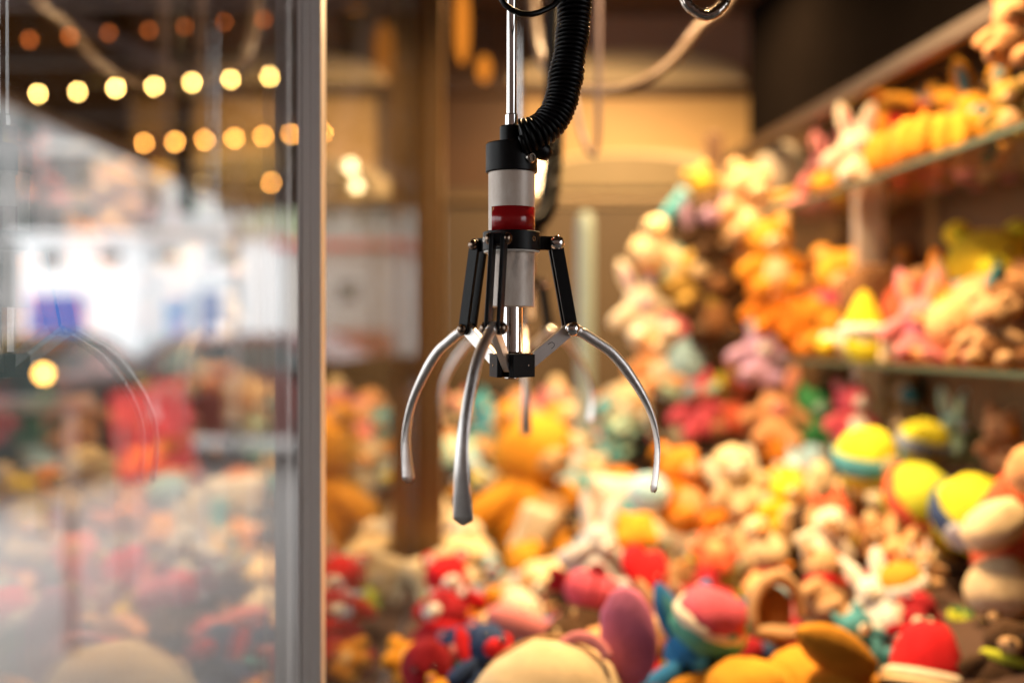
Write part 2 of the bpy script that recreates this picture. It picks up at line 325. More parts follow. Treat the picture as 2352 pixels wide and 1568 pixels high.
# ================================================================ CLAW
def make_claw(label):
    root = thing('claw_grabber', label, 'claw', (0, 0, 0), 'claw grabbers hanging in the cabinet')
    mm = .001
    tube = lathe('tube', [(r * mm, z * mm) for r, z in ((0, 22.3), (18.2, 22.3), (18.9, 23), (18.9, 131.5))], M_TUBE, root, 64)
    tube_lip = lathe('tube_seam', [(19.0 * mm, 64.6 * mm), (19.25 * mm, 64.9 * mm), (19.25 * mm, 66 * mm), (18.9 * mm, 66.2 * mm)], M_TUBE, tube, 64)
    # red tape, its free end showing on the left
    n = 110; a0, a1 = R(-147), R(75); vs, fs = [], []
    for k in range(n + 1):
        a = a0 + (a1 - a0) * k / n; r = (19.14 + .035 * noise.noise((k * .21, 3.3, 0)) + .02 * noise.noise((k * .55, 8.1, 0))) * mm
        for z in (82.0, 102.6): vs.append((r * math.cos(a), r * math.sin(a), z * mm))
        for z in (82.0, 102.6): vs.append(((r - .18 * mm) * math.cos(a), (r - .18 * mm) * math.sin(a), z * mm))
    for k in range(n):
        b = 4 * k; fs += [(b, b + 4, b + 5, b + 1), (b + 1, b + 5, b + 7, b + 3), (b, b + 2, b + 6, b + 4)]
    fs += [(0, 1, 3, 2)]
    obj('red_tape', mesh_from('red_tape', vs, fs), M_TAPE, root)
    cap = lathe('cap', [(r * mm, z * mm) for r, z in ((18.5, 131), (20.2, 131), (21, 131.8), (21, 153.6), (20.2, 154.6), (9.6, 154.8), (9.6, 168), (9.0, 169), (0, 169))], M_BLACKMET, root, 64)
    s = lathe('cap_screw', [(r * mm, z * mm) for r, z in ((0, 1.6), (2.0, 1.6), (2.3, 3.2), (3.4, 3.2), (4.4, 1.8), (4.6, 0))], M_STEEL, cap, 24)
    s.rotation_euler = Vector((.70, -.714, 0)).to_track_quat('Z', 'Y').to_euler(); s.location = (14.6 * mm, -14.9 * mm, 141 * mm)
    lathe('rod_collar', [(r * mm, z * mm) for r, z in ((5.3, 169), (5.3, 178), (5.0, 178.8), (4.3, 179))], M_CHROME, root, 40)
    lathe('lift_rod', [(r * mm, z * mm) for r, z in ((4.2, 178.5), (4.2, 1020))], M_CHROME, root, 40)
    box('carriage', (-.05, -.05, 1.021), (.05, .05, 1.056), M_BLACKMET, root, .003)
    lathe('plunger_rod', [(r * mm, z * mm) for r, z in ((9.1, 22.4), (9.1, -14), (8.4, -15))], M_CHROME, root, 48)
    lathe('top_disc', [(r * mm, z * mm) for r, z in ((0, -15), (19.2, -15), (19.6, -15.4), (19.2, -15.9), (0, -15.9))], M_CHROME, root, 48)
    az = [R(12), R(139), R(254)]
    # hub block with a slot for each finger
    poly = []
    for a in az:
        for r, off in ((18.0, -7), (17.6, -3.1), (9, -3.1), (9, 3.1), (17.6, 3.1), (18.0, 7)):
            poly.append((r * math.cos(a) - off * math.sin(a), r * math.sin(a) + off * math.cos(a)))
    hub = prism('hub', [(x * mm, y * mm) for x, y in poly], -34.4 * mm, -16.0 * mm, M_BLACKMET, root, .5 * mm)
    nut = lathe('hub_nut', [(r * mm, z * mm) for r, z in ((6, -34.3), (6, -35.4), (4.8, -36.2), (0, -36.4))], M_STEEL, hub, 24)
    for sgn, ang in ((1, -62), (1, -25), (1, -140), (1, 75), (1, 195)):
        a = R(ang); sc = lathe('hub_screw', [(r * mm, z * mm) for r, z in ((0, .5), (1.3, .5), (1.7, .2), (1.7, -2))], M_RIVET, hub, 16)
        rr = 15.6 if ang != -62 else 15.0
        sc.rotation_euler = Vector((math.cos(a), math.sin(a), 0)).to_track_quat('Z', 'Y').to_euler(); sc.location = (rr * math.cos(a) * mm, rr * math.sin(a) * mm, -25 * mm)
    # collar ring
    ring = lathe('collar_ring', [(r * mm, z * mm) for r, z in ((19.2, 67.8), (22.8, 67.8), (23.3, 68.3), (23.3, 82.6), (22.8, 83.1), (19.2, 83.1))], M_BLACKMET, root, 64)
    lathe('nylon_washer', [(r * mm, z * mm) for r, z in ((19.3, 66.3), (22.6, 66.3), (22.6, 67.6), (19.3, 67.6))], M_WASHER, root, 48)
    for ang in (-40, -100, -165, 60, 200):
        a = R(ang); sc = lathe('set_screw', [(r * mm, z * mm) for r, z in ((0, -.4), (1.1, -.4), (1.25, .35), (1.9, .35), (2.1, 0), (2.1, -1.5))], M_STEEL, ring, 16)
        sc.rotation_euler = Vector((math.cos(a), math.sin(a), 0)).to_track_quat('Z', 'Y').to_euler(); sc.location = (23.35 * math.cos(a) * mm, 23.35 * math.sin(a) * mm, 76.5 * mm)
    UP, LOW, HUBP = Vector((36.5, 74.6)), Vector((49.5, 4.7)), Vector((12.8, -25.0))
    fing = [(55, 3.2), (60.6, 1), (71, -5.5), (83.1, -13.4), (93.5, -24), (102, -35.2), (110.5, -48), (117.4, -60.9), (121.8, -73), (124.3, -84.7), (125.3, -95), (125, -104), (123.9, -116), (122, -128.5)]
    def bar(name, p0, p1, e0, e1, wid, t0, t1, mat, parent, fr, round_=True):
        """flat bar in the finger's plane between two pivots, thickness from t0 to t1 along the tangent"""
        d = (p1 - p0).normalized(); nrm = Vector((-d.y, d.x)); a_ = p0 - d * e0; b_ = p1 + d * e1; h = wid / 2; pts = []
        if round_:
            for k in range(9): th = math.pi * (.5 + k / 8); pts.append(p0 - d * (e0 - h) + d * (math.cos(th) * h) + nrm * (math.sin(th) * h))
            for k in range(9): th = math.pi * (-.5 + k / 8); pts.append(p1 + d * (e1 - h) + d * (math.cos(th) * h) + nrm * (math.sin(th) * h))
        else: pts = [a_ + nrm * h, a_ - nrm * h, b_ - nrm * h, b_ + nrm * h]
        bm = bmesh.new(); A = [bm.verts.new(fr(p.x, t0, p.y)) for p in pts]; B = [bm.verts.new(fr(p.x, t1, p.y)) for p in pts]
        bm.faces.new(A); bm.faces.new(B); m_ = len(pts)
        for i in range(m_): j = (i + 1) % m_; bm.faces.new((A[i], A[j], B[j], B[i]))
        bmesh.ops.recalc_face_normals(bm, faces=bm.faces)
        bmesh.ops.bevel(bm, geom=bm.edges[:], offset=.35 * mm, segments=1, affect='EDGES')
        return from_bm(name, bm, mat, parent)
    for fi, a in enumerate(az):
        ca, sa = math.cos(a), math.sin(a)
        def fr(r, t, z): return Vector(((r * ca - t * sa) * mm, (r * sa + t * ca) * mm, z * mm))
        # lug on the ring
        bm = bmesh.new(); q = [(22.6, 69), (35, 69), (39, 70.5), (40.3, 74.6), (39, 78.7), (35, 80.2), (22.6, 80.2)]
        A = [bm.verts.new(fr(r, -2.9, z)) for r, z in q]; B = [bm.verts.new(fr(r, 2.9, z)) for r, z in q]; bm.faces.new(A); bm.faces.new(B)
        for i in range(len(q)): j = (i + 1) % len(q); bm.faces.new((A[i], A[j], B[j], B[i]))
        from_bm('lug', bm, M_BLACKMET, ring)
        for t0, t1 in ((-6.3, -3.1), (3.1, 6.3)):
            bar('link_strap', UP, LOW, 5.2, 5.2, 10.2, t0, t1, M_BLACKMET, root, fr)
        crank = bar('finger_crank', HUBP, LOW, 5, 5.6, 10.6, -2.6, 2.6, M_ALU, root, fr)
        # stamped letter U
        d = (LOW - HUBP).normalized(); nn = Vector((-d.y, d.x)); cpt = HUBP + d * 25; up_ = []
        for k in range(13):
            if k < 4: uu, vv = 2.2, -1 + k * .75
            elif k > 8: uu, vv = -2.2, 1.25 - (k - 9) * .75
            else: th = math.pi * (k - 4) / 4; uu, vv = 2.2 * math.cos(th), 1.3 + 2.2 * math.sin(th)
            p2 = cpt + nn * (-uu) + d * vv; up_.append(fr(p2.x, -2.62, p2.y))
        sweep('stamped_mark', up_, .28 * mm, M_BLACKMET, crank, 6)
        pts3, L_ = spline([fr(r, 0, z) for r, z in fing], 60)
        def rad(i, n_=60):
            s_ = i / (n_ - 1); w0 = 4.5; 
            wide = 4.2 + (7.7 - 4.2) * max(0, (s_ - .56) / .44) ** 1.6
            thin = w0 - (w0 - 1.2) * max(0, min(1, (s_ - .34) / .55)) ** 1.0
            if s_ < .03: wide = thin = 3.9
            return (wide * mm, thin * mm)
        fo = sweep('finger', pts3, rad, M_FINGER, root, 18, up=(-sa, ca, 0))
        # chevron tip
        me = fo.data; n0 = 59 * 18; dirt = (pts3[-1] - pts3[-3]).normalized(); tang = Vector((-sa, ca, 0))
        for k in range(18):
            v = me.vertices[n0 + k]; off = abs((v.co - pts3[-1]).dot(tang)); v.co = v.co + dirt * ((7.7 * mm - off) * .65)
        dcol = (pts3[4] - pts3[0]).normalized()
        cpts = [LOW + Vector((2.5, -1.0)), LOW + Vector((8.5, -2.6))]
        col = sweep('finger_socket', [fr(cpts[0].x, 0, cpts[0].y), fr(53.6, 0, 3.9), fr(57.8, 0, 2.2), fr(58.4, 0, 1.95)], lambda i: ((3.0, 4.9) if i == 0 else (4.4, 4.8) if i < 3 else (3.9, 4.2))[0:2] and tuple(q_ * mm for q_ in ((3.0, 4.9), (4.4, 4.9), (4.5, 4.7), (4.0, 4.2))[i]), M_ALU, crank, 20, up=(-sa, ca, 0))
        gr = sweep('socket_groove', [fr(58.6, 0, 1.85), fr(59.9, 0, 1.3)], 3.95 * mm, M_BLACKMET, crank, 20)
        for piv in (UP, LOW):
            for sg in (-1, 1):
                br = 6.1 if fi == 0 else 4.3 if fi == 1 else 5.0
                dm = lathe('pivot_bolt', [(r * mm, z * mm) for r, z in [(br - .2, 0), (br, .6)] + [(br * math.cos(R(t)), .6 + br * .8 * math.sin(R(t))) for t in range(10, 91, 10)]], M_CHROME if fi == 0 else M_RIVET, root, 28)
                dm.location = fr(piv.x, sg * 6.3, piv.y); dm.rotation_euler = Vector((-sa * sg, ca * sg, 0)).to_track_quat('Z', 'Y').to_euler()
    # coiled cord
    pc = [(8, -13, 157), (17, -14, 160), (27, -12, 166), (36, -9, 178), (41.5, -6, 194), (44.5, -4, 212), (48, -2, 232), (50.5, 0, 252), (51.5, 1, 275), (52, 2, 300), (54, 6, 360), (60, 14, 440), (66, 24, 520)]
    cen, Lc = spline([Vector(p) * mm for p in pc], 400); Tn, U, W = frames(cen, (0, -1, 0))
    turns = Lc / (3.75 * mm); ns = int(turns * 14); hel = []
    for k in range(ns):
        s_ = k / (ns - 1) * 399; i = min(398, int(s_)); f = s_ - i; ph = 2 * math.pi * turns * k / (ns - 1)
        c0 = cen[i].lerp(cen[i + 1], f); u = U[i].lerp(U[i + 1], f); v = W[i].lerp(W[i + 1], f)
        tn = turns * k / (ns - 1)
        rr = (12.6 + 1.5 * noise.noise((tn * .23, 1.7, 0)) + .7 * noise.noise((tn * .9, 5.2, 0))) * mm
        tilt = 1.6 * noise.noise((tn * .31, 9.1, 0)) * mm
        hel.append(c0 + u * (rr * math.cos(ph)) + v * (rr * math.sin(ph)) + Tn[i] * (tilt * math.sin(ph + tn * .05)))
    sweep('coiled_cord', hel, 1.85 * mm, M_RUBBER, root, 8)
    plug = sweep('cord_plug', [Vector((6, -10, 156)) * mm, Vector((18, -11, 151)) * mm, Vector((27, -9, 146)) * mm, Vector((31, -8, 143)) * mm], lambda i: ((7 * mm, 7 * mm), (8 * mm, 8 * mm), (7 * mm, 7 * mm), (4 * mm, 4 * mm))[i], M_RUBBER, root, 20)
    core, _ = spline([Vector(p) * mm for p in pc], 60)
    sweep('cord_core', core, 9.0 * mm, M_RUBBER, root, 12)
    return root
claw = make_claw('sharp three-fingered claw with a red tape band, nearest the viewer, black coiled cord')
claw.location = (-.0004, .81, CAMZ)
claw2 = copy_tree(claw); claw2['label'] = 'blurred claw hanging directly behind the sharp front claw'
claw2.location = (.012, 1.43, CAMZ - .0); claw2.rotation_euler = (0, 0, R(19))
# cables and conduits
def cable(name, pts, r, mat, label, cat='cable', wave=None, seg=12, n=80):
    q, L_ = spline(pts, n if not wave else int(500))
    f = (lambda i: (r * (1 + .035 * math.sin(i * wave)),) * 2) if wave else (lambda i: (r, r))
    return tag(sweep(name, q, f, mat, None, seg), label, cat)
cable('power_cable', [P(1120, -700, .83), P(1136, -150, .80), P(1146, -20, .785), P(1168, 18, .782), P(1210, 34, .783), P(1255, 22, .79), P(1285, -10, .80), P(1330, -150, .84), P(1360, -600, .86)], .0024, M_RUBBER, 'thin black cable sagging in front of the lift rod at the top')
cable('steel_conduit', [P(1530, -700, .86), P(1548, -120, .83), P(1572, -5, .82), P(1598, 27, .82), P(1626, 37, .82), P(1652, 22, .82), P(1669, -8, .825), P(1690, -120, .84), P(1720, -700, .86)], .0044, M_STEEL, 'sharp ribbed steel conduit loop dipping into view at the top', 'conduit', wave=1.6)
cable('steel_conduit', [P(1760, -500, 1.62), P(1690, -40, 1.62), P(1610, 60, 1.62), P(1545, 140, 1.62), P(1480, 188, 1.62), P(1420, 208, 1.64), P(1350, 208, 1.68), P(1280, 180, 1.74), P(1230, 60, 1.8), P(1200, -500, 1.8)], .0085, plain('pale plastic conduit', (.09, .065, .05), .3, 0), 'pale blurred conduit curving down behind the steel loop', 'conduit')
cable('hanging_cable', [P(1390, -500, 1.6), P(1376, -50, 1.6), P(1375, 180, 1.6), P(1373, 320, 1.6), P(1362, 362, 1.6), P(1348, 340, 1.6), P(1328, 270, 1.62), P(1310, 100, 1.65), P(1300, -500, 1.65)], .0045, plain('mauve grey cable', (.10, .075, .08), .4), 'blurred grey cable hanging straight down right of the black coiled cord')
# frosted light column behind the claws
lc = thing('light_column', 'pale teal frosted column standing blurred behind the claw on the right', 'column', (P(1345, 768, 2.75).x, 2.75, CAMZ - .45))
M_FROST = plain('frosted teal acrylic', (.22, .28, .26), .35)
lathe('shaft', [(.0, 0), (.024, 0), (.024, .75), (.020, .78), (0, .79)], M_FROST, lc, 32); lathe('foot', [(0, -.02), (.05, -.02), (.05, .01), (.031, .02)], M_POST, lc, 32)

# ================================================================ PLUSH TOYS
def ico(name, sub, lump=0.0, seed=0, seam=False):
    bm = bmesh.new(); bmesh.ops.create_icosphere(bm, subdivisions=sub, radius=1)
    for v in bm.verts:
        n_ = v.co.normalized()
        if lump: v.co *= 1 + lump * noise.noise(n_ * 1.5 + Vector((seed, seed * 2, 0))) + lump * .45 * noise.noise(n_ * 4.2 + Vector((seed * 3, 0, seed)))
        if seam: v.co *= 1 - .05 * math.exp(-(n_.x / .10) ** 2) - .03 * math.exp(-((n_.z - .25) / .10) ** 2)
    me = bpy.data.meshes.new(name); bm.to_mesh(me); bm.free(); me.polygons.foreach_set('use_smooth', [True] * len(me.polygons)); return me
PROTO = {}
for k in range(6): PROTO['blob%d' % k] = ico('plush_blob', 3, .13, k * 3.7, True)
PROTO['small'] = ico('plush_bead', 2)
def pm_limb():
    v, f = [], []; n = 14; prof = [(0.0, -1), (.45, -.96), (.78, -.8), (.95, -.5), (.92, 0), (.74, .5), (.56, .8), (.3, .95), (0.0, 1)]
    for r, z in prof:
        for k in range(n): a = 2 * math.pi * k / n; v.append((r * math.cos(a), r * math.sin(a), z))
    for i in range(len(prof) - 1):
        for k in range(n): f.append((i * n + k, i * n + (k + 1) % n, (i + 1) * n + (k + 1) % n, (i + 1) * n + k))
    return mesh_from('plush_limb', v, f)
PROTO['limb'] = pm_limb()
def pm_ear():
    v, f = [], []; n = 20; prof = [(-1, .45), (-.7, .72), (-.3, .95), (.1, 1.0), (.5, .82), (.8, .5), (.95, .22), (1, .02)]
    for z, wd in prof:
        for k in range(n): a = 2 * math.pi * k / n; v.append((wd * math.cos(a), math.sin(a) * wd ** .5, z))
    for i in range(len(prof) - 1):
        for k in range(n): f.append((i * n + k, i * n + (k + 1) % n, (i + 1) * n + (k + 1) % n, (i + 1) * n + k))
    f.append(tuple(range(n))[::-1]); return mesh_from('plush_ear', v, f)
PROTO['ear'] = pm_ear()
def pm_ring(R0=1, r0=.3, arc=1.0, n=28, m=10):
    v, f = [], []
    for i in range(n + (0 if arc >= 1 else 1)):
        a = 2 * math.pi * arc * i / n
        for k in range(m): b = 2 * math.pi * k / m; rr = R0 + r0 * math.cos(b); v.append((rr * math.cos(a), rr * math.sin(a), r0 * math.sin(b)))
    nn = n if arc >= 1 else n + 1
    for i in range(n):
        i2 = (i + 1) % nn
        for k in range(m): f.append((i * m + k, i * m + (k + 1) % m, i2 * m + (k + 1) % m, i2 * m + k) if False else (i * m + k, i2 * m + k, i2 * m + (k + 1) % m, i * m + (k + 1) % m))
    if arc < 1: f += [tuple(range(m)), tuple(range(n * m, n * m + m))[::-1]]
    return mesh_from('plush_ring', v, f)
PROTO['ring'] = pm_ring(); PROTO['thinring'] = pm_ring(1, .022, 1, 40, 8); PROTO['arch'] = pm_ring(1, .22, .56)
def pm_zone():   # spherical zone, the band round a ball
    v, f = [], []; n = 32
    for s, r in ((-.30, .985), (-.28, 1.03), (-.1, 1.05), (.1, 1.05), (.28, 1.03), (.30, .985)):
        rr = math.sqrt(max(.01, r * r - s * s))
        for k in range(n): a = 2 * math.pi * k / n; v.append((rr * math.cos(a), rr * math.sin(a), s))
    for i in range(5):
        for k in range(n): f.append((i * n + k, i * n + (k + 1) % n, (i + 1) * n + (k + 1) % n, (i + 1) * n + k))
    return mesh_from('plush_band', v, f)
PROTO['zone'] = pm_zone()
def pm_cone(top=.06):
    v, f = [], []; n = 20; prof = [(0, 0), (1, 0), (1.02, .06), (.85, .3), (.55, .65), (.25, .92), (top, 1.0), (0, 1.01)]
    for r, z in prof:
        for k in range(n): a = 2 * math.pi * k / n; v.append((r * math.cos(a), r * math.sin(a), z))
    for i in range(len(prof) - 1):
        for k in range(n): f.append((i * n + k, i * n + (k + 1) % n, (i + 1) * n + (k + 1) % n, (i + 1) * n + k))
    return mesh_from('plush_cone', v, f)
PROTO['cone'] = pm_cone()
def pm_puff(fn, n=60):   # puffy flat shape from an outline r(angle)
    v, f = [], []; lev = [(0, 1.0), (.35, .96), (.7, .82), (.92, .55), (1.0, .0)]; rows = []
    for sgn in (-1, 1):
        for s, h in (lev if sgn < 0 else lev[::-1][1:]):
            row = []
            for k in range(n): a = 2 * math.pi * k / n; r = fn(a) * s; row.append(len(v)); v.append((r * math.cos(a), sgn * h * .28, r * math.sin(a)))
            rows.append(row)
    for i in range(len(rows) - 1):
        for k in range(n): f.append((rows[i][k], rows[i + 1][k], rows[i + 1][(k + 1) % n], rows[i][(k + 1) % n]))
    return mesh_from('plush_puff', v, f)
PROTO['star'] = pm_puff(lambda a: .62 + .38 * abs(math.cos(2.5 * (a - math.pi / 2))) ** 1.3)
PROTO['heart'] = pm_puff(lambda a: .58 + .30 * abs(math.cos(a)) ** .8 + (.16 * math.sin(a) if math.sin(a) > 0 else -.42 * abs(math.sin(a)) ** 8 * -1) - .34 * max(0, math.sin(a)) ** 9)
def sup(a, p=5): c, s = abs(math.cos(a)), abs(math.sin(a)); return 1 / (c ** p + s ** p) ** (1 / p)
PROTO['pillow'] = pm_puff(lambda a: sup(a) * (.82 + .10 * abs(math.sin(2 * a)) ** 2))
PROTO['flower'] = pm_puff(lambda a: .72 + .28 * abs(math.cos(3 * a)))
def pm_wedge():   # half disc slice standing on its rind
    v, f = [], []; n = 24
    for y in (-.28, .28):
        v.append((0, y, .5))
        for k in range(n + 1): a = math.pi + math.pi * k / n; v.append((math.cos(a) * .78, y, .5 + .78 * math.sin(a)))
    m = n + 2
    for k in range(1, n + 1): f += [(0, k, k + 1), (m, m + k + 1, m + k), (k, m + k, m + k + 1, k + 1)]
    f += [(0, m, m + 1, 1), (0, n + 1, m + n + 1, m)]
    return mesh_from('plush_wedge', v, f, False)
def pm_shell(r0, r1):
    v, f = [], []; n = 24
    for k in range(n + 1):
        a = math.pi + math.pi * k / n
        for r, y in ((r0, -.29), (r1, -.30), (r1, .30), (r0, .29)): v.append((math.cos(a) * r, y, .5 + r * math.sin(a)))
    for k in range(n):
        for q in range(4): f.append((k * 4 + q, (k + 1) * 4 + q, (k + 1) * 4 + (q + 1) % 4, k * 4 + (q + 1) % 4))
    f += [(0, 1, 2, 3), (n * 4 + 3, n * 4 + 2, n * 4 + 1, n * 4)]
    return mesh_from('plush_rind', v, f)
PROTO['wedge'] = pm_wedge(); PROTO['rind1'] = pm_shell(.785, .87); PROTO['rind2'] = pm_shell(.875, 1.0)
for me in PROTO.values(): me.materials.append(None)
M_EYE = plain('black glass eye', (.01, .01, .01), .15)
def tp(name, proto, parent, loc, sc, col, rot=(0, 0, 0)):
    if proto == 'blob': proto = 'blob%d' % rnd.randrange(6)
    o = bpy.data.objects.new(name, PROTO[proto]); o.location = loc; o.scale = sc if not isinstance(sc, (int, float)) else (sc,) * 3; o.rotation_euler = rot
    link(o, parent); o.material_slots[0].link = 'OBJECT'; o.material_slots[0].material = col if not isinstance(col, str) else plush(col)
    return o
def face(t, z, y, s, mz='cream', nose=True, eye=True):
    if mz: tp('muzzle', 'blob', t, (0, y, z - .05 * s), (.12 * s, .09 * s, .09 * s), mz)
    if nose: tp('nose', 'small', t, (0, y - .09 * s, z - .01 * s), (.035 * s, .025 * s, .025 * s), M_EYE)
    if eye:
        for sx in (-1, 1): tp('eye', 'small', t, (sx * .10 * s, y + .025 * s, z + .06 * s), .026 * s, M_EYE)
def limbs(t, c1, c2=None, arms=True):
    for sx in (-1, 1):
        if arms: tp('arm', 'limb', t, (sx * .30, -.06, .40), (.10, .10, .20), c1, (R(25), R(sx * -48), 0))
        lg = tp('leg', 'limb', t, (sx * .19, -.24, .12), (.125, .125, .21), c1, (R(78), 0, R(sx * 18)))
        tp('foot_pad', 'small', lg, (0, 0, -.93), (.55, .55, .16), c2 or c1)
def decor(t, c2, z=.30, r=.28):
    k = rnd.random()
    if k < .3: tp('stripe', 'zone', t, (0, 0, z), (r * .98, r * .9, r * 1.0), c2, (R(rnd.uniform(-15, 15)), R(rnd.uniform(-15, 15)), 0))
    elif k < .55: tp('shirt', 'blob', t, (0, 0, z), (r * 1.07, r * .98, r * .8), rnd.choice(['red', 'teal', 'yellow', 'white', 'navy', 'rose', 'amber', 'ivory']))
    elif k < .75:
        for q in range(3): a = rnd.uniform(-2.6, -.5); tp('patch', 'small', t, (math.cos(a) * r * .9, math.sin(a) * r * .85, z + rnd.uniform(-.12, .15)), (.09, .09, .09), c2)
def k_bear(t, c, c2, c3=None):
    tp('body', 'blob', t, (0, 0, .31), (.29, .25, .31), c); tp('head', 'blob', t, (0, -.03, .73), (.27, .24, .24), c)
    for sx in (-1, 1): e = tp('ear', 'small', t, (sx * .2, .0, .93), (.1, .06, .1), c); tp('inner_ear', 'small', e, (0, -.55, 0), (.65, .6, .65), c2)
    face(t, .72, -.24, 1, c2); limbs(t, c, c2)
    if c3: tp('scarf', 'ring', t, (0, -.01, .53), (.21, .19, .22), c3)
    else: tp('belly', 'blob', t, (0, -.14, .30), (.19, .14, .2), c2)
def k_bunny(t, c, c2, c3=None):
    tp('body', 'blob', t, (0, 0, .24), (.25, .22, .25), c); tp('head', 'blob', t, (0, -.03, .56), (.22, .2, .2), c)
    for sx in (-1, 1):
        e = tp('ear', 'ear', t, (sx * .15, .02, .87), (.10, .055, .24), c, (0, R(sx * 16), 0)); tp('inner_ear', 'ear', e, (0, -.5, -.05), (.6, .6, .75), c2)
    face(t, .55, -.2, .8, c2); limbs(t, c, c2)
    if c3: tp('bow', 'ring', t, (0, -.01, .41), (.17, .16, .2), c3)
def k_dog(t, c, c2, c3=None):
    tp('body', 'blob', t, (0, .05, .28), (.28, .3, .28), c); tp('head', 'blob', t, (0, -.08, .70), (.25, .24, .25), c)
    for sx in (-1, 1): tp('ear', 'ear', t, (sx * .26, -.04, .66), (.11, .06, .22), c3 or c2, (R(180), R(sx * 14), 0))
    face(t, .68, -.29, 1.25, c2); limbs(t, c, c2); tp('tail', 'limb', t, (0, .36, .35), (.05, .05, .14), c, (R(-40), 0, 0))
def k_cat(t, c, c2, c3=None):
    tp('body', 'blob', t, (0, 0, .28), (.26, .24, .28), c); tp('head', 'blob', t, (0, -.05, .68), (.28, .22, .22), c)
    for sx in (-1, 1): tp('ear', 'cone', t, (sx * .17, -.03, .82), (.1, .06, .2), c, (0, R(sx * 14), 0))
    face(t, .66, -.24, .9, c2); limbs(t, c, c2); tp('tail', 'arch', t, (.05, .3, .3), (.18, .18, .2), c, (R(90), 0, R(90)))
def k_pig(t, c, c2, c3=None):
    tp('body', 'blob', t, (0, .05, .36), (.36, .42, .34), c)
    sn = tp('snout', 'limb', t, (0, -.38, .38), (.14, .14, .1), c2, (R(90), 0, 0))
    for sx in (-1, 1):
        tp('ear', 'cone', t, (sx * .2, -.18, .62), (.1, .05, .16), c2, (R(30), R(sx * 20), 0)); tp('eye', 'small', t, (sx * .14, -.33, .5), .03, M_EYE)
        for sy in (-1, 1): tp('leg', 'limb', t, (sx * .2, .05 + sy * .24, .1), (.1, .1, .13), c)
def k_chick(t, c, c2, c3=None):
    tp('body', 'blob', t, (0, 0, .34), (.34, .34, .34), c); tp('head', 'blob', t, (0, -.06, .76), (.23, .23, .23), c)
    tp('beak', 'cone', t, (0, -.26, .74), (.1, .06, .16), c2, (R(90), 0, 0))
    for sx in (-1, 1):
        tp('wing', 'ear', t, (sx * .33, .02, .38), (.06, .14, .2), c, (R(160), R(sx * -14), 0)); tp('foot', 'small', t, (sx * .14, -.16, .03), (.1, .16, .04), c2); tp('eye', 'small', t, (sx * .1, -.25, .82), .028, M_EYE)
def k_ball(t, c, c2, c3=None):
    tp('ball', 'blob', t, (0, 0, .5), .5, c)
    tp('band', 'zone', t, (0, 0, .5), (.505, .505, .5), c2)
    if c3: tp('patch', 'small', t, (0, -.49, .5), (.2, .06, .2), c3)
def k_octopus(t, c, c2, c3=None):
    tp('head', 'blob', t, (0, 0, .58), (.34, .34, .38), c)
    for k in range(7): a = k * 2 * math.pi / 7; tp('arm', 'limb', t, (math.cos(a) * .32, math.sin(a) * .32, .12), (.11, .11, .26), c if k % 2 else c2, (R(70), 0, a + R(90)))
    for sx in (-1, 1): tp('eye', 'small', t, (sx * .12, -.32, .55), .04, M_EYE)
def k_pumpkin(t, c, c2, c3=None):
    for k in range(8): a = k * math.pi / 4; tp('lobe', 'blob', t, (math.cos(a) * .26, math.sin(a) * .26, .38), (.26, .2, .37), c if k != 6 or not c3 else c3, (0, 0, a))
    tp('stem', 'limb', t, (0, 0, .78), (.07, .07, .13), c2, (0, R(15), 0))
def k_star(t, c, c2, c3=None): tp('puff', 'star', t, (0, 0, .5), (.55, .6, .55), c); tp('patch', 'small', t, (0, -.16, .5), (.16, .05, .16), c2)
def k_heart(t, c, c2, c3=None): tp('puff', 'heart', t, (0, 0, .5), (.55, .7, .55), c); tp('label_tab', 'small', t, (.2, -.15, .3), (.05, .02, .04), c2)
def k_flower(t, c, c2, c3=None): tp('petals', 'flower', t, (0, 0, .5), (.52, .6, .52), c); tp('centre', 'blob', t, (0, -.13, .5), (.2, .1, .2), c2)
def k_cushion(t, c, c2, c3=None): tp('pad', 'pillow', t, (0, 0, .5), (.58, .75, .48), c); tp('button', 'small', t, (0, -.2, .5), (.07, .05, .07), c2)
def k_bone(t, c, c2, c3=None):
    tp('bar', 'limb', t, (0, 0, .3), (.17, .17, .55), c, (0, R(90), 0))
    for sx in (-1, 1): tp('knob', 'blob', t, (sx * .52, 0, .42), (.2, .2, .2), c2); tp('knob', 'blob', t, (sx * .52, 0, .16), (.18, .18, .17), c)
def k_gnome(t, c, c2, c3=None):
    tp('body', 'blob', t, (0, 0, .25), (.3, .28, .27), c3 or c2); tp('beard', 'cone', t, (0, -.2, .5), (.22, .1, .34), 'white', (R(180), 0, 0))
    h = tp('hat', 'cone', t, (0, 0, .46), (.31, .3, .62), c); tp('brim', 'ring', h, (0, 0, .04), (.98, .98, .35), c2); tp('nose', 'small', t, (0, -.3, .46), .07, 'peach')
def k_melon(t, c, c2, c3=None):
    tp('green_rind', 'blob', t, (0, 0, .42), (.5, .46, .40), c2); tp('white_rind', 'blob', t, (0, 0, .54), (.50, .455, .20), 'ivory'); tp('flesh', 'blob', t, (0, 0, .58), (.455, .415, .33), c)
def k_arch(t, c, c2, c3=None):
    tp('arch', 'arch', t, (0, 0, .35), (.36, .5, .5), c, (R(90), 0, 0)); tp('pad', 'blob', t, (0, .06, .38), (.25, .09, .36), c2); tp('foot', 'blob', t, (0, 0, .1), (.4, .2, .12), c)
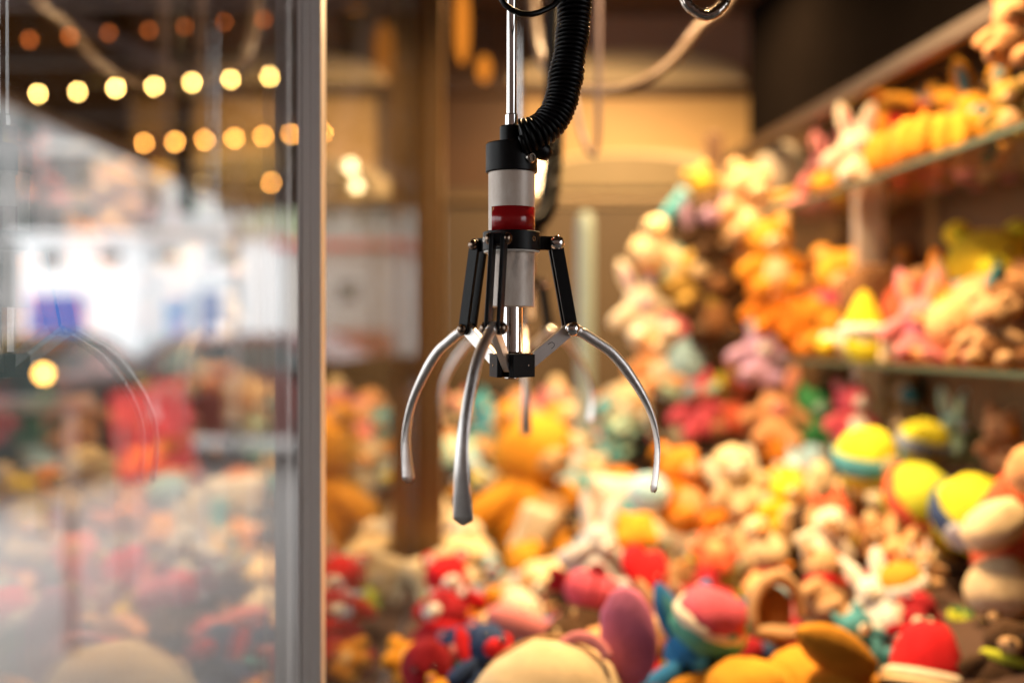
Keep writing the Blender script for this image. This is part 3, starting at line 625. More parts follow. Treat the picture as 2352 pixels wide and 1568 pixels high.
def k_berry(t, c, c2, c3=None):
    tp('berry', 'cone', t, (0, 0, .85), (.36, .36, .82), c, (R(180), 0, 0)); tp('top', 'blob', t, (0, 0, .83), (.35, .35, .1), c)
    for k in range(5): a = k * 2 * math.pi / 5; tp('leaf', 'ear', t, (math.cos(a) * .17, math.sin(a) * .17, .93), (.08, .03, .17), c2, (0, R(65), a))
def k_hat(t, c, c2, c3=None):
    tp('crown', 'blob', t, (0, 0, .42), (.42, .4, .5), c); tp('band', 'ring', t, (0, 0, .22), (.40, .38, .3), c2); tp('brim', 'blob', t, (0, -.12, .12), (.62, .58, .07), c3 or c)
def k_fish(t, c, c2, c3=None):
    tp('body', 'blob', t, (0, 0, .4), (.5, .24, .33), c)
    for k in range(3): tp('stripe', 'zone', t, (-.22 + k * .2, 0, .4), (.31 - .04 * abs(k - 1), .235 - .03 * abs(k - 1), .12), c2, (0, R(90), 0))
    tp('tail', 'heart', t, (.58, 0, .42), (.22, .2, .22), c2, (0, R(90), 0)); tp('fin', 'ear', t, (0, 0, .74), (.16, .04, .14), c2); tp('eye', 'small', t, (-.35, -.2, .48), .04, M_EYE)
def k_sausage(t, c, c2, c3=None): tp('roll', 'limb', t, (0, 0, .3), (.24, .22, .75), c, (0, R(90), 0)); tp('cuff', 'ring', t, (.3, 0, .3), (.19, .18, .2), c2, (0, R(90), 0))
KINDS = dict(bear=k_bear, bunny=k_bunny, dog=k_dog, cat=k_cat, pig=k_pig, chick=k_chick, ball=k_ball, octopus=k_octopus, pumpkin=k_pumpkin, star=k_star, heart=k_heart, flower=k_flower,
             cushion=k_cushion, bone=k_bone, gnome=k_gnome, melon=k_melon, arch=k_arch, berry=k_berry, hat=k_hat, fish=k_fish, sausage=k_sausage)
NOUN = dict(bear='plush teddy bear', bunny='plush rabbit', dog='floppy-eared plush dog', cat='plush cat', pig='plush pig', chick='plush chick', ball='round plush ball', octopus='plush octopus', pumpkin='plush pumpkin',
            star='star-shaped cushion', heart='heart-shaped cushion', flower='flower-shaped cushion', cushion='square plush cushion', bone='plush bone', gnome='plush gnome', melon='melon-half cushion', arch='plush arch toy',
            berry='plush berry', hat='plush hat', fish='striped plush fish', sausage='plush roll')
NAME = dict(bear='teddy_bear', bunny='plush_rabbit', dog='plush_dog', cat='plush_cat', pig='plush_pig', chick='plush_chick', ball='plush_ball', octopus='plush_octopus', pumpkin='plush_pumpkin', star='star_cushion', heart='heart_cushion',
            flower='flower_cushion', cushion='plush_cushion', bone='plush_bone', gnome='plush_gnome', melon='melon_cushion', arch='plush_arch', berry='plush_berry', hat='plush_hat', fish='plush_fish', sausage='plush_roll')
TOYS = []      # (object, label stem, picture x)
PLACED = []
def toy(kind, loc, size, rot, c, c2, c3=None, label=None, where='', group='plush prizes in the cabinet', base=True):
    """loc = base point (or centre when base is False)"""
    o = link(bpy.data.objects.new(NAME[kind], None)); o.empty_display_size = .02
    e = Euler(rot); o.rotation_euler = e; o.scale = (size,) * 3
    o.location = Vector(loc) if base else Vector(loc) - e.to_matrix() @ Vector((0, 0, .5 * size))
    KINDS[kind](o, c, c2, c3)
    o['category'] = 'cushion' if kind in ('star', 'heart', 'flower', 'cushion', 'melon') else 'plush toy'; o['group'] = group
    acc = {'ball': ' with %s band' % c2, 'melon': ' with %s rind' % c2, 'bear': ' with %s %s' % (c3 or c2, 'scarf' if c3 else 'belly'), 'octopus': ' with %s arms' % c2, 'hat': ' with %s band' % c2, 'gnome': ' in %s' % c2}.get(kind, ' with %s details' % c2 if c2 != c else '')
    TOYS.append([o, label or (c + ' ' + NOUN[kind] + acc), where, 1176 + F * loc[0] / loc[1], bool(label)])
    return o
def at_px(kind, px, py, z, wpx, rot, c, c2, c3=None, label=None, ratio=.72, clear=.02):
    """wpx = apparent width; centre at the picture point"""
    size = wpx / F * z / ratio; p = P(px, py, z); PLACED.append((p.x, p.y, size * .36, py + wpx * clear))
    return toy(kind, p, size, tuple(R(a) for a in rot), c, c2, c3, label, '', base=False)
# --- front of the heap, hand placed
t = thing('plush_toy', 'cream seamed plush head with one tall magenta ear at the bottom edge', 'plush toy', P(1265, 1640, 1.165), 'plush prizes in the cabinet'); s = 1.165 / F
tp('head', 'blob0', t, (0, 0, 0), (185 * s, 160 * s, 172 * s), 'cream')
for yy, zz, rr in ((-.02, .0, 1.0), (.03, .0, 1.0)): tp('seam', 'thinring', t, (0, yy, zz), (186 * s, 170 * s, .12), 'tan', (R(62 if yy < 0 else 96), 0, R(12)))
e = tp('ear', 'small', t, (187 * s, .04, 155 * s), (70 * s, 28 * s, 122 * s), 'magenta', (R(-6), R(-6), 0)); tp('loop', 'arch', t, (72 * s, -.01, 120 * s), (62 * s, 62 * s, 60 * s), 'pink', (R(80), R(-20), R(-20)))
PLACED.append((P(1300, 0, 1.165).x, 1.165, 0.12, 1540))
at_px('bunny', 1590, 1520, 1.34, 190, (-12, 0, 20), 'blue', 'teal', None, 'blue plush rabbit sitting under the melon-half cushion', .62)
at_px('melon', 1635, 1425, 1.33, 185, (22, 14, 10), 'rose', 'sea green', None, 'round melon-half cushion with rose top, white rim and green rind', 1.0)
at_px('arch', 1785, 1385, 1.42, 120, (-10, 6, 10), 'tan', 'brown', None, 'tan plush arch toy with a brown inside, right of the melon half')
t = thing('plush_dog', 'orange floppy-eared plush dog lying at the bottom edge', 'plush toy', P(1800, 1610, 1.27), 'plush prizes in the cabinet'); s = 1.27 / F
tp('head', 'blob1', t, (-75 * s, 0, 20 * s), (112 * s, 100 * s, 80 * s), 'amber'); tp('body', 'blob2', t, (100 * s, .03, 25 * s), (140 * s, 120 * s, 84 * s), 'amber')
tp('ear', 'ear', t, (105 * s, -.02, 130 * s), (52 * s, 28 * s, 105 * s), 'amber', (0, R(-62), R(10))); tp('ear', 'ear', t, (-190 * s, .02, 10 * s), (45 * s, 25 * s, 90 * s), 'amber', (0, R(-100), 0))
PLACED.append((P(1800, 0, 1.27).x, 1.27, 0.14, 1560))
at_px('hat', 2130, 1505, 1.30, 215, (-18, 14, 5), 'red', 'ivory', 'cream', 'red plush cap with cream brim near the bottom right', 1.15)
at_px('berry', 2205, 1440, 1.50, 62, (10, 5, 0), 'lime', 'green', None, 'small lime plush berry behind the red cap')
at_px('berry', 2275, 1455, 1.46, 80, (150, 10, 0), 'lemon', 'green', None, 'small lemon plush berry right of the red cap')
t = thing('plush_toy', 'coral plush with big cream round paws at the right edge', 'plush toy', P(2340, 1420, 1.45), 'plush prizes in the cabinet'); s = 1.45 / F
tp('body', 'blob0', t, (20 * s, .04, 160 * s), (95 * s, 80 * s, 170 * s), 'coral'); tp('paw', 'blob1', t, (-70 * s, -.02, 222 * s), (82 * s, 60 * s, 52 * s), 'cream', (0, R(-35), 0)); tp('paw', 'blob2', t, (-55 * s, -.02, 75 * s), (80 * s, 66 * s, 74 * s), 'cream')
tp('ear', 'blob2', t, (10 * s, -.03, 345 * s), (60 * s, 50 * s, 60 * s), 'peach'); PLACED.append((P(2320, 0, 1.45).x, 1.45, 0.1, 1390))
at_px('ball', 1992, 1052, 1.90, 150, (12, -10, 25), 'lemon', 'teal', 'cream', 'yellow plush ball with teal band, left one under the lower shelf', 1)
at_px('ball', 2122, 1020, 2.02, 118, (8, 14, -20), 'lemon', 'blue-grey', None, 'small yellow plush ball behind the lime ball', 1)
at_px('ball', 2110, 1142, 1.76, 158, (55, 0, 20), 'lime', 'coral', 'peach', 'lime plush ball with coral band between the yellow balls', 1)
at_px('ball', 2235, 1180, 1.64, 185, (30, 25, -30), 'lemon', 'navy', 'light grey', 'large yellow plush ball with navy band near the right edge', 1)
at_px('bunny', 1368, 1262, 1.74, 135, (-14, 18, 30), 'light grey', 'white', None, 'light grey plush rabbit with spread ears below the right claw finger', .62, .3)
at_px('cushion', 1458, 1218, 1.86, 118, (-40, 5, 20), 'amber', 'yellow', None, 'amber square plush cushion beside the grey rabbit', 1.1)
at_px('fish', 1365, 1345, 1.58, 165, (-10, -14, 170), 'rose', 'dark red', None, 'dark red striped plush fish in the middle of the heap', 1.1)
at_px('heart', 1480, 1300, 1.62, 120, (-35, 20, 15), 'red', 'white', None, 'red heart-shaped cushion beside the striped fish', 1)
at_px('sausage', 1232, 1415, 1.55, 225, (0, 22, 10), 'pink', 'rose', None, 'pink plush roll lying across a blue cushion', 1.5)
at_px('cushion', 1215, 1482, 1.60, 180, (-25, 10, 10), 'blue', 'navy', None, 'blue square cushion under the pink roll', 1.1)
at_px('bone', 1118, 1335, 1.98, 195, (0, -4, 8), 'blue-grey', 'blue-grey', None, 'blue-grey plush bone behind the far post foot', 1.4)
at_px('bear', 1018, 1455, 1.66, 150, (-30, -12, -35), 'dark red', 'white', 'red', 'dark red teddy bear with white belly near the left glass wall', .7)
b = at_px('bear', 1212, 1112, 2.42, 236, (0, 5, 38), 'amber', 'tan', None, 'big amber teddy bear holding a beige towel behind the claw', .66, .62)
tp('towel', 'pillow', b, (-.22, -.34, .26), (.13, .16, .19), 'ivory', (R(10), R(16), R(-20)))
at_px('ball', 1490, 1132, 2.00, 92, (40, 0, 0), 'pale blue', 'light grey', None, 'pale blue plush ball behind the right claw finger tip', 1)
at_px('cushion', 1072, 1262, 2.22, 130, (-70, 10, 30), 'cream', 'ivory', None, 'cream cushion lying flat beside the far post', 1.1)
at_px('cushion', 1262, 1318, 2.06, 130, (-75, -8, 10), 'cream', 'tan', None, 'cream cushion lying flat below the amber bear', 1.1)
at_px('flower', 1640, 1268, 1.78, 112, (-40, 10, 0), 'coral', 'peach', None, 'coral flower-shaped cushion in the middle of the heap', 1)
at_px('bear', 1890, 1345, 1.60, 125, (-25, 20, 30), 'tan', 'brown', 'red', 'tan teddy bear with red scarf left of the white rabbit')
at_px('bunny', 2015, 1375, 1.54, 130, (-30, -25, -20), 'white', 'ivory', None, 'white plush rabbit lying above the red cap', .66)
at_px('bear', 1562, 1125, 2.06, 150, (-20, 10, 30), 'orange', 'peach', None, 'orange teddy bear beside the pale blue ball')
at_px('dog', 1690, 1105, 2.04, 130, (-20, -15, 15), 'cream', 'ivory', None, 'cream floppy-eared plush dog right of the orange bear')
at_px('bear', 2310, 1520, 1.24, 150, (-20, 10, -25), 'dark brown', 'tan', 'lime', 'dark brown teddy bear in the bottom right corner')
at_px('cat', 1975, 1465, 1.36, 110, (-25, -20, 20), 'teal', 'ivory', None, 'teal plush cat left of the red cap')
at_px('dog', 1110, 1530, 1.30, 150, (-30, 15, 30), 'navy', 'red', None, 'navy floppy-eared dog left of the cream plush head')
at_px('octopus', 985, 1545, 1.36, 150, (-20, -10, 0), 'dark red', 'ivory', None, 'dark red octopus with ivory arms at the bottom near the glass', .85)
at_px('bunny', 2060, 1280, 1.66, 110, (-25, 30, 10), 'peach', 'cream', None, 'peach plush rabbit under the lime banded ball', .66)
at_px('chick', 1750, 1250, 1.80, 100, (-20, -20, 20), 'cream', 'orange', None, 'cream plush chick right of the coral flower cushion')
at_px('dog', 1900, 1235, 1.78, 110, (-25, 15, -20), 'ivory', 'tan', None, 'ivory floppy-eared dog between chick and lime ball')
at_px('bear', 1805, 1160, 1.92, 110, (-15, 10, 10), 'yellow', 'cream', None, 'yellow teddy bear below the peach rack rabbit')
for px, py, z_, c1, c2, kd, lb in ((1955, 955, 2.3, 'rose', 'white', 'bear', 'rose teddy bear under the lower shelf, left of the yellow balls'), (2060, 930, 2.35, 'cream', 'teal', 'dog', 'cream dog with teal ears behind the two yellow balls'), (2195, 985, 2.05, 'mint', 'white', 'bunny', 'mint plush rabbit behind the large yellow ball'), (2300, 1010, 1.9, 'peach', 'orange', 'cat', 'peach plush cat under the near end of the lower shelf'), (2250, 930, 2.2, 'brown', 'pink', 'bear', 'brown teddy bear against the side wall under the shelf')):
    at_px(kd, px, py, z_, 115, (-10, 6, 15), c1, c2, None, lb, .72)
# --- tall display of toys pinned to a rack in the back corner
rk = thing('display_rack', 'dark upright rack holding pinned toys in the back right corner', 'rack', (P(1640, 768, 2.74).x, 2.74, CAMZ - .4))
box('pole', (-.02, -.02, -.05), (.02, .02, .95), M_BROWN, rk, .003); box('backboard', (-.17, .025, -.02), (.14, .045, .62), M_BROWN, rk, .004)
for k in range(4): box('peg_bar', (-.20, -.035, .08 + .2 * k), (.18, -.022, .10 + .2 * k), M_DARK, rk)
HANG = [('sausage', 1545, 455, 130, (0, -50, 10), 'teal', 'pale blue', 'teal plush roll slanting at the top left of the rack', 1.5), ('bear', 1712, 478, 140, (0, 10, 20), 'tan', 'cream', 'tan teddy bear at the top right of the rack', .7), ('ball', 1688, 572, 100, (20, 20, 0), 'amber', 'tan', 'amber plush ball below the tan rack bear', 1),
  ('dog', 1625, 520, 120, (0, -8, 0), 'dark brown', 'lilac', 'dark brown floppy-eared dog between teal roll and tan bear', .72), ('star', 1548, 608, 90, (0, 15, 0), 'mint', 'white', 'mint star cushion on the left of the rack', 1), ('bunny', 1475, 700, 120, (0, -8, 10), 'ivory', 'lilac', 'ivory plush rabbit at the left end of the rack', .66),
  ('ball', 1540, 752, 86, (10, 0, 0), 'pink', 'rose', 'pink plush ball in the middle of the rack', 1), ('bear', 1632, 690, 150, (0, 4, 10), 'dark brown', 'brown', 'big dark brown teddy bear in the middle of the rack', .72), ('octopus', 1570, 838, 130, (0, 0, 20), 'pale blue', 'mint', 'pale blue plush octopus low on the rack', .85),
  ('cat', 1600, 925, 120, (0, -8, 0), 'rose', 'pink', 'rose plush cat at the foot of the rack', .75), ('bear', 1700, 915, 140, (0, 8, -10), 'brown', 'coral', 'brown teddy bear at the foot of the rack', .72), ('ball', 1662, 876, 46, (0, 0, 0), 'lime', 'yellow', 'tiny lime plush ball at the foot of the rack', 1),
  ('bunny', 1785, 935, 120, (0, 5, -10), 'peach', 'pink', 'peach plush rabbit right of the rack foot', .66), ('cat', 1868, 950, 110, (0, 0, 10), 'green', 'mint', 'green plush cat under the lower shelf', .75), ('pumpkin', 1795, 1015, 95, (0, 0, 0), 'orange', 'green', 'small orange plush pumpkin under the peach rabbit', .9)]
HANG += [('bear', 1770, 590, 130, (0, -6, 0), 'amber', 'cream', 'amber teddy bear beside the amber ball, right side of the rack', .72), ('dog', 1585, 640, 110, (0, 6, 20), 'khaki', 'cream', 'khaki floppy-eared dog in the middle of the rack', .72), ('cat', 1760, 690, 110, (0, -10, 0), 'orange', 'ivory', 'orange plush cat on the right edge of the rack', .75),
  ('chick', 1500, 560, 90, (0, 10, 0), 'cream', 'orange', 'cream plush chick at the upper left of the rack', .7), ('bear', 1500, 820, 115, (0, -5, 15), 'peach', 'ivory', 'peach teddy bear low on the left of the rack', .72), ('bunny', 1745, 800, 110, (0, 6, 0), 'lilac', 'white', 'lilac plush rabbit low on the right of the rack', .66), ('star', 1610, 420, 90, (0, 12, 0), 'khaki', 'yellow', 'khaki star cushion at the top of the rack', 1)]
for k, (kd, px, py, wp, ro, c1, c2, lb, ra) in enumerate(HANG): at_px(kd, px, py, 2.58 if px < 1720 else 2.45, wp, ro, c1, c2, None, lb, ra)
at_px('hat', 1800, 398, 2.7, 190, (10, -15, 0), 'grey', 'khaki', None, 'big grey-brown plush hat above the rack, left of the upper shelf', 1.15)
# --- shelves
def on_shelf(kind, px, d, h, wpx, c, c2, c3=None, label=None, rz=0, ratio=.72, tilt=0):
    z = (.862 + d) / ((px - 1176) / F + .097); size = wpx / F * z / ratio
    return toy(kind, ((px - 1176) / F * z, z, CAMZ + h), size, (R(tilt), 0, R(rz)), c, c2, c3, label, base=True)
L_ = S_LO + .001; U_ = S_UP + .001
on_shelf('pumpkin', 1728, .07, L_, 140, 'orange', 'green', 'lime', 'orange plush pumpkin with a lime lobe at the far end of the lower shelf', 0, .92)
on_shelf('cat', 1836, .08, L_, 115, 'orange', 'amber', None, 'orange plush cat on the lower shelf beside the pumpkin', 40)
on_shelf('bear', 1940, .17, L_, 165, 'amber', 'peach', 'rose', 'tall amber teddy bear with rose scarf on the lower shelf', -20, .66)
on_shelf('sausage', 1905, .06, L_, 130, 'yellow', 'amber', None, 'yellow plush roll lying at the lower shelf front', 60, 1.5)
on_shelf('gnome', 1985, .05, L_, 92, 'yellow', 'white', 'lemon', 'yellow and white plush gnome at the lower shelf front', -20, .62)
on_shelf('bear', 2068, .21, L_, 110, 'tan', 'cream', None, 'tan teddy bear standing behind the yellow gnome', 10)
on_shelf('bunny', 2110, .06, L_, 130, 'pink', 'peach', 'magenta', 'pink plush rabbit with magenta bow on the lower shelf', -15, .66)
on_shelf('pig', 2075, .05, L_, 100, 'cream', 'pink', None, 'cream plush pig beside the pink rabbit on the lower shelf', 20, .8)
on_shelf('hat', 2160, .24, CAMZ * 0 + L_ + .0, 170, 'black', 'red', 'navy', 'black plush hat with red band at the back of the lower shelf', 0, 1.15)
on_shelf('octopus', 2180, .08, L_, 130, 'peach', 'pink', None, 'peach plush octopus on the lower shelf', 0, .85)
on_shelf('bear', 2275, .05, L_, 150, 'tan', 'brown', None, 'fuzzy tan teddy bear at the near end of the lower shelf', -30, .9)
on_shelf('bear', 2268, .22, L_, 165, 'yellow', 'lemon', 'pale blue', 'tall yellow teddy bear with pale blue scarf at the back of the lower shelf', -15, .52)
on_shelf('dog', 2330, .16, L_, 150, 'brown', 'tan', None, 'brown fuzzy dog at the right end of the lower shelf', -40, .7)
on_shelf('ball', 1895, .04, U_, 62, 'orange', 'amber', None, 'small orange plush ball at the far end of the upper shelf', 0, 1)
on_shelf('bunny', 1968, .05, U_, 112, 'ivory', 'pink', None, 'ivory rabbit with pink ears on the upper shelf', 0, .62)
on_shelf('pumpkin', 2052, .05, U_, 122, 'orange', 'brown', None, 'left orange plush pumpkin on the upper shelf', 0, .92)
on_shelf('pumpkin', 2122, .05, U_, 135, 'orange', 'amber', None, 'middle orange plush pumpkin on the upper shelf', 20, .92)
on_shelf('pumpkin', 2190, .09, U_, 140, 'amber', 'brown', None, 'right amber plush pumpkin on the upper shelf', 40, .92)
on_shelf('bear', 2205, .24, U_, 150, 'amber', 'khaki', 'red', 'amber teddy bear with red scarf behind the pumpkins', -10, .62)
on_shelf('dog', 1945, .19, U_, 90, 'amber', 'tan', None, 'amber plush dog behind the ivory rabbit on the upper shelf', 0, .7)
on_shelf('cat', 2012, .20, U_, 80, 'coral', 'black', None, 'coral plush cat at the back of the upper shelf', 0, .7)
on_shelf('chick', 2075, .23, U_, 95, 'lemon', 'orange', None, 'lemon plush chick at the back of the upper shelf', 10, .55)
on_shelf('heart', 2268, .14, U_, 60, 'green', 'white', None, 'green heart-shaped cushion on the upper shelf', 0, 1)
on_shelf('bear', 2322, .07, U_, 125, 'khaki', 'tan', None, 'khaki teddy bear at the near end of the upper shelf', -30, .85)
o_ = at_px('bear', 2322, 72, 1.50, 130, (0, 8, -25), 'peach', 'brown', None, 'peach-brown teddy bear hanging at the top right corner', .8)
cord = sweep('hanging_cord', [Vector((0, 0, 1.0)), Vector((0, .04, 1.6)), Vector((0, .1, 3.2))], .012, M_RUBBER, o_, 8)
for h, tagw, dmax in ((L_, 'lower shelf', .27), (U_, 'upper shelf', .27)):
    for d in (.17, .25):
        px = 1760 if h == L_ else 1900
        while px < 2340:
            z_ = (.862 + d) / ((px - 1176) / F + .097)
            if 1.0 < z_ < 2.9:
                c = rnd.choice(['yellow', 'orange', 'pink', 'amber', 'cream', 'peach', 'tan', 'lemon', 'coral', 'ivory', 'brown', 'orange']); c2 = rnd.choice(['white', 'cream', 'red', 'teal', 'dark brown'])
                x_ = (px - 1176) / F * z_; kd = rnd.choice(['bear', 'bunny', 'dog', 'cat', 'chick', 'octopus', 'pig'])
                toy(kd, (x_, z_, CAMZ + h), rnd.uniform(.16, .235), (0, 0, R(rnd.uniform(-60, 20))), c, c2, None, None, ('in back row' if d > .2 else 'in middle row') + ' of ' + tagw); decor(TOYS[-1][0], c2)
            px += rnd.uniform(75, 105)
# --- the rest of the heap
FIL_FAR = ['cream', 'ivory', 'white', 'cream', 'pale blue', 'ivory', 'teal', 'cream', 'orange', 'cream', 'peach', 'pink', 'mint', 'black', 'ivory']
FIL_MID = ['cream', 'peach', 'orange', 'amber', 'red', 'ivory', 'tan', 'coral', 'yellow', 'cream', 'brown', 'lime', 'dark red', 'orange', 'dark brown', 'amber', 'pale blue']
FIL_NEAR = ['red', 'dark red', 'amber', 'tan', 'dark brown', 'navy', 'orange', 'brown', 'dark brown', 'teal', 'dark red', 'black', 'amber']
FK = ['bear', 'bunny', 'dog', 'cat', 'pig', 'chick', 'ball', 'octopus', 'star', 'flower', 'cushion', 'fish', 'bear', 'dog', 'bunny', 'cat', 'bear', 'dog']
z = 1.19; row = 0
while z < 3.2:
    sp = .094 if z < 2.3 else .105
    x = XG + .075 + (sp * .5 if row % 2 else 0)
    while x < XR(z, .12):
        xx = x + rnd.uniform(-.02, .02); zz = z + rnd.uniform(-.02, .02)
        px = 1176 + F * xx / zz
        sz = rnd.uniform(.095, .15) if zz > 1.45 else rnd.uniform(.12, .16)
        ok = False
        for k_ in range(2):
            top = 768 - F * (heap(xx, zz) - .035 + sz * .85) / zz
            ok = not any((xx - a) ** 2 + (zz - b_) ** 2 < (r_ * .75) ** 2 or (zz < b_ + .03 and top < py_ and abs(px - 1176 - F * a / b_) < F * (r_ / b_ * .85 + sz * .15 / zz)) for a, b_, r_, py_ in PLACED)
            if ok: break
            sz = rnd.uniform(.07, .085)
        if ok and -1100 < px < 2480:
            pal = FIL_NEAR if zz < 1.6 and rnd.random() < .75 else FIL_MID if zz < 2.1 else FIL_FAR
            c = rnd.choice(pal); c2 = rnd.choice(['cream', 'ivory', 'peach', 'tan', 'white', 'pink'] if rnd.random() < .75 else pal)
            if c2 == c: c2 = 'white' if c != 'white' else 'peach'
            kd = rnd.choice(FK)
            ph = rnd.uniform(-35, 10)
            fill_where = ('by left glass' if xx < -.06 else 'below right shelves' if xx > XR(zz, -.16) else 'mid heap')
            fill_where += ', ' + ('heap front' if zz < 1.6 else 'halfway back' if zz < 2.2 else 'far back')
            toy(kd, (xx, zz, CAMZ + heap(xx, zz) - .035), sz, (R(ph), R(rnd.uniform(-30, 30)), R(rnd.uniform(-70, 70))), c, c2, rnd.choice([None, None, 'red', 'teal', 'white']) if kd == 'bear' else None, None, fill_where)
            if kd in ('bear', 'bunny', 'dog', 'cat', 'chick', 'pig'): decor(TOYS[-1][0], rnd.choice(['white', 'red', 'dark brown', 'yellow', 'teal', 'amber']))
        x += sp
    z += sp * .88; row += 1
# --- labels: make every one single out its toy
by = {}
for r_ in TOYS: by.setdefault((r_[1], r_[2]), []).append(r_)
ORD = ['leftmost', 'second from left', 'third from left', 'fourth from left', 'fifth from left', 'sixth from left']
for (st, wh), L in by.items():
    L.sort(key=lambda q: q[3])
    for i, q in enumerate(L):
        s = st + (', ' + wh if wh else '')
        if len(L) > 1: s = ORD[min(i, 5)] + ' ' + s
        q[0]['label'] = s

# ================================================================ OUTSIDE, seen through the glass
CZ = CAMZ + 1.41
can = thing('canopy', 'dark brown timber canopy roof hung with bulb strings outside the glass', 'canopy', (-2.9, 6, CZ))
def op(parent, o): o.parent = parent; o.matrix_parent_inverse = Matrix.Translation(-parent.location); return o
M_CAN = plain('dark stained boards', (.045, .019, .006), .6, 0, .45, 2, .2, 20, spec=0)
for k in range(16):
    x0 = -2.93 + k * .36; op(can, box('ceiling_board', (x0, -1.4, CZ + .02 + .006 * (k % 2)), (x0 + .352, 11.5, CZ + .05 + .006 * (k % 2)), M_CAN))  # boards extended forward out of view to block high sky light
op(can, box('edge_fascia', (-2.98, -1.4, CZ - .06), (-2.932, 11.5, CZ + .09), plain('fascia paint', (.15, .07, .025), .5)))
M_BEAM1 = plain('mauve painted beam', (.13, .08, .07), .5); M_BEAM2 = plain('umber beam', (.05, .022, .008), .5)
for z_, m_ in ((4.1, M_BEAM1), (5.0, M_BEAM2), (6.3, M_BEAM2), (8.2, M_BEAM2), (10.2, M_BEAM2)): op(can, box('cross_beam', (-2.92, z_, CZ - .05), (2.9, z_ + .06, CZ + .018), m_, None, .004))
for (a, b_) in (((-1.9, 4.3), (-.55, 10)), ((-.6, 4.3), (-1.9, 10))):
    op(can, sweep('diagonal_brace', [Vector((a[0], a[1], CZ - .04)), Vector((b_[0], b_[1], CZ - .09))], .035, M_BEAM1, None, 8))
pole_m = plain('pale steel pole', (.45, .42, .42), .4, .6)
for px, z_ in ((541, 6.7), (300, 5.2), (860, 7.5), (1010, 7.5)):
    q = P(px, 768, z_); op(can, sweep('roof_post', [Vector((q.x, z_, 0 if px != 300 else CZ - .35)), Vector((q.x, z_, CZ + .01))], .022 if px == 541 else .014, pole_m if px == 541 else M_BEAM2, None, 12))
M_BANNER = plain('khaki canvas', (.36, .23, .05), .8)
for px0, px1, y0, y1, z_ in ((470, 650, 245, 395, 7.4), (200, 330, 120, 190, 5.6), (420, 470, 110, 215, 5.6)):
    a = P(px0, y1, z_); b_ = P(px1, y0, z_); op(can, box('canvas_panel', (a.x, z_, a.z), (b_.x, z_ + .02, b_.z), M_BANNER))
B_HOT, B_ORG, B_DIM, B_PALE = glow('bulb warm white', (1, .60, .16), 92), glow('bulb orange', (1, .40, .075), 74), glow('bulb dim', (1, .22, .04), 4), glow('bulb pale', (1, .70, .34), 12)
bulb_me = mesh_from('bulb_glass', *(lambda: (
    [(r * math.cos(2 * math.pi * k / 14), r * math.sin(2 * math.pi * k / 14), zz_) for r, zz_ in ((.001, -.026), (.012, -.023), (.020, -.012), (.022, 0), (.017, .014), (.011, .024), (.010, .030)) for k in range(14)],
    [(i * 14 + k, i * 14 + (k + 1) % 14, (i + 1) * 14 + (k + 1) % 14, (i + 1) * 14 + k) for i in range(6) for k in range(14)]))())
bulb_me.materials.append(None)
def bulb(px, py, z_, mat, label, sc=1):
    q = P(px, py, z_); t_ = thing('light_bulb', label, 'light bulb', q, 'bulbs under the canopy')
    g = link(bpy.data.objects.new('glass', bulb_me), t_); g.scale = (sc * .42 * rnd.uniform(.85, 1.12),) * 3; g.material_slots[0].link = 'OBJECT'; g.material_slots[0].material = mat
    lathe('socket', [(.011, .030), (.014, .032), (.014, .06), (0, .061)], M_BLACKMET, t_, 12)
    top = CZ - .05 - q.z
    if top > .07: sweep('lead', [Vector((0, 0, .06)), Vector((0, 0, top))], .003, M_RUBBER, t_, 6)
def wire(pts, label):
    q = []
    for i in range(len(pts)):
        q.append(pts[i] + Vector((0, .0, .033)))
        if i < len(pts) - 1: q.append((pts[i] + pts[i + 1]) / 2 + Vector((0, 0, .012)))
    tag(sweep('bulb_wire', spline(q, 80)[0], .004, M_RUBBER, None, 6), label, 'wire')
NUM = ['first', 'second', 'third', 'fourth', 'fifth', 'sixth', 'seventh', 'eighth']
for i, (px, py) in enumerate(((87, 216), (178, 211), (266, 203), (354, 199), (441, 190), (530, 183), (619, 177))): bulb(px, py, 5.03, B_HOT, NUM[i] + ' from left in the upper bright row of bulbs')
for i, (px, py) in enumerate(((331, 329), (402, 326), (470, 322), (538, 318), (604, 313), (668, 309), (741, 304))): bulb(px, py, 6.33, B_ORG, NUM[i] + ' from left in the lower orange row of bulbs')
for i, (px, py) in enumerate(((68, 92), (160, 84), (250, 76), (342, 70), (424, 62), (515, 52), (605, 46))): bulb(px, py, 4.08, B_DIM, NUM[i] + ' from left in the dim top row of bulbs')
wire([P(px, py, 5.03) for px, py in ((87, 216), (178, 211), (266, 203), (354, 199), (441, 190), (530, 183), (619, 177))], 'thin wire carrying the upper bright row of bulbs')
wire([P(px, py, 6.33) for px, py in ((331, 329), (402, 326), (470, 322), (538, 318), (604, 313), (668, 309), (741, 304))], 'thin wire carrying the lower orange row of bulbs')
bulb(623, 420, 8.2, B_ORG, 'single orange bulb below the bright rows, left of the post', 1.25); bulb(463, 420, 8.2, B_PALE, 'single pale bulb against the pale sky under the roof edge', 1.0)

# lit bulbs just behind the claw tube
for px, py, zq, lb in ((1243, 383, 3.14, 'upper pale bulb peeping out beside the claw tube'), (1240, 426, 3.26, 'lower pale bulb peeping out beside the claw tube')):
    q = P(px, py, zq); t_ = thing('light_bulb', lb, 'light bulb', q, 'bulbs by the back wall'); g = link(bpy.data.objects.new('glass', bulb_me), t_); g.scale = (.7,) * 3; g.material_slots[0].link = 'OBJECT'; g.material_slots[0].material = B_PALE
    sweep('holder', [Vector((0, .012, 0)), Vector((0, ZB - .047 - zq, 0))], .008, M_BLACKMET, t_, 10)
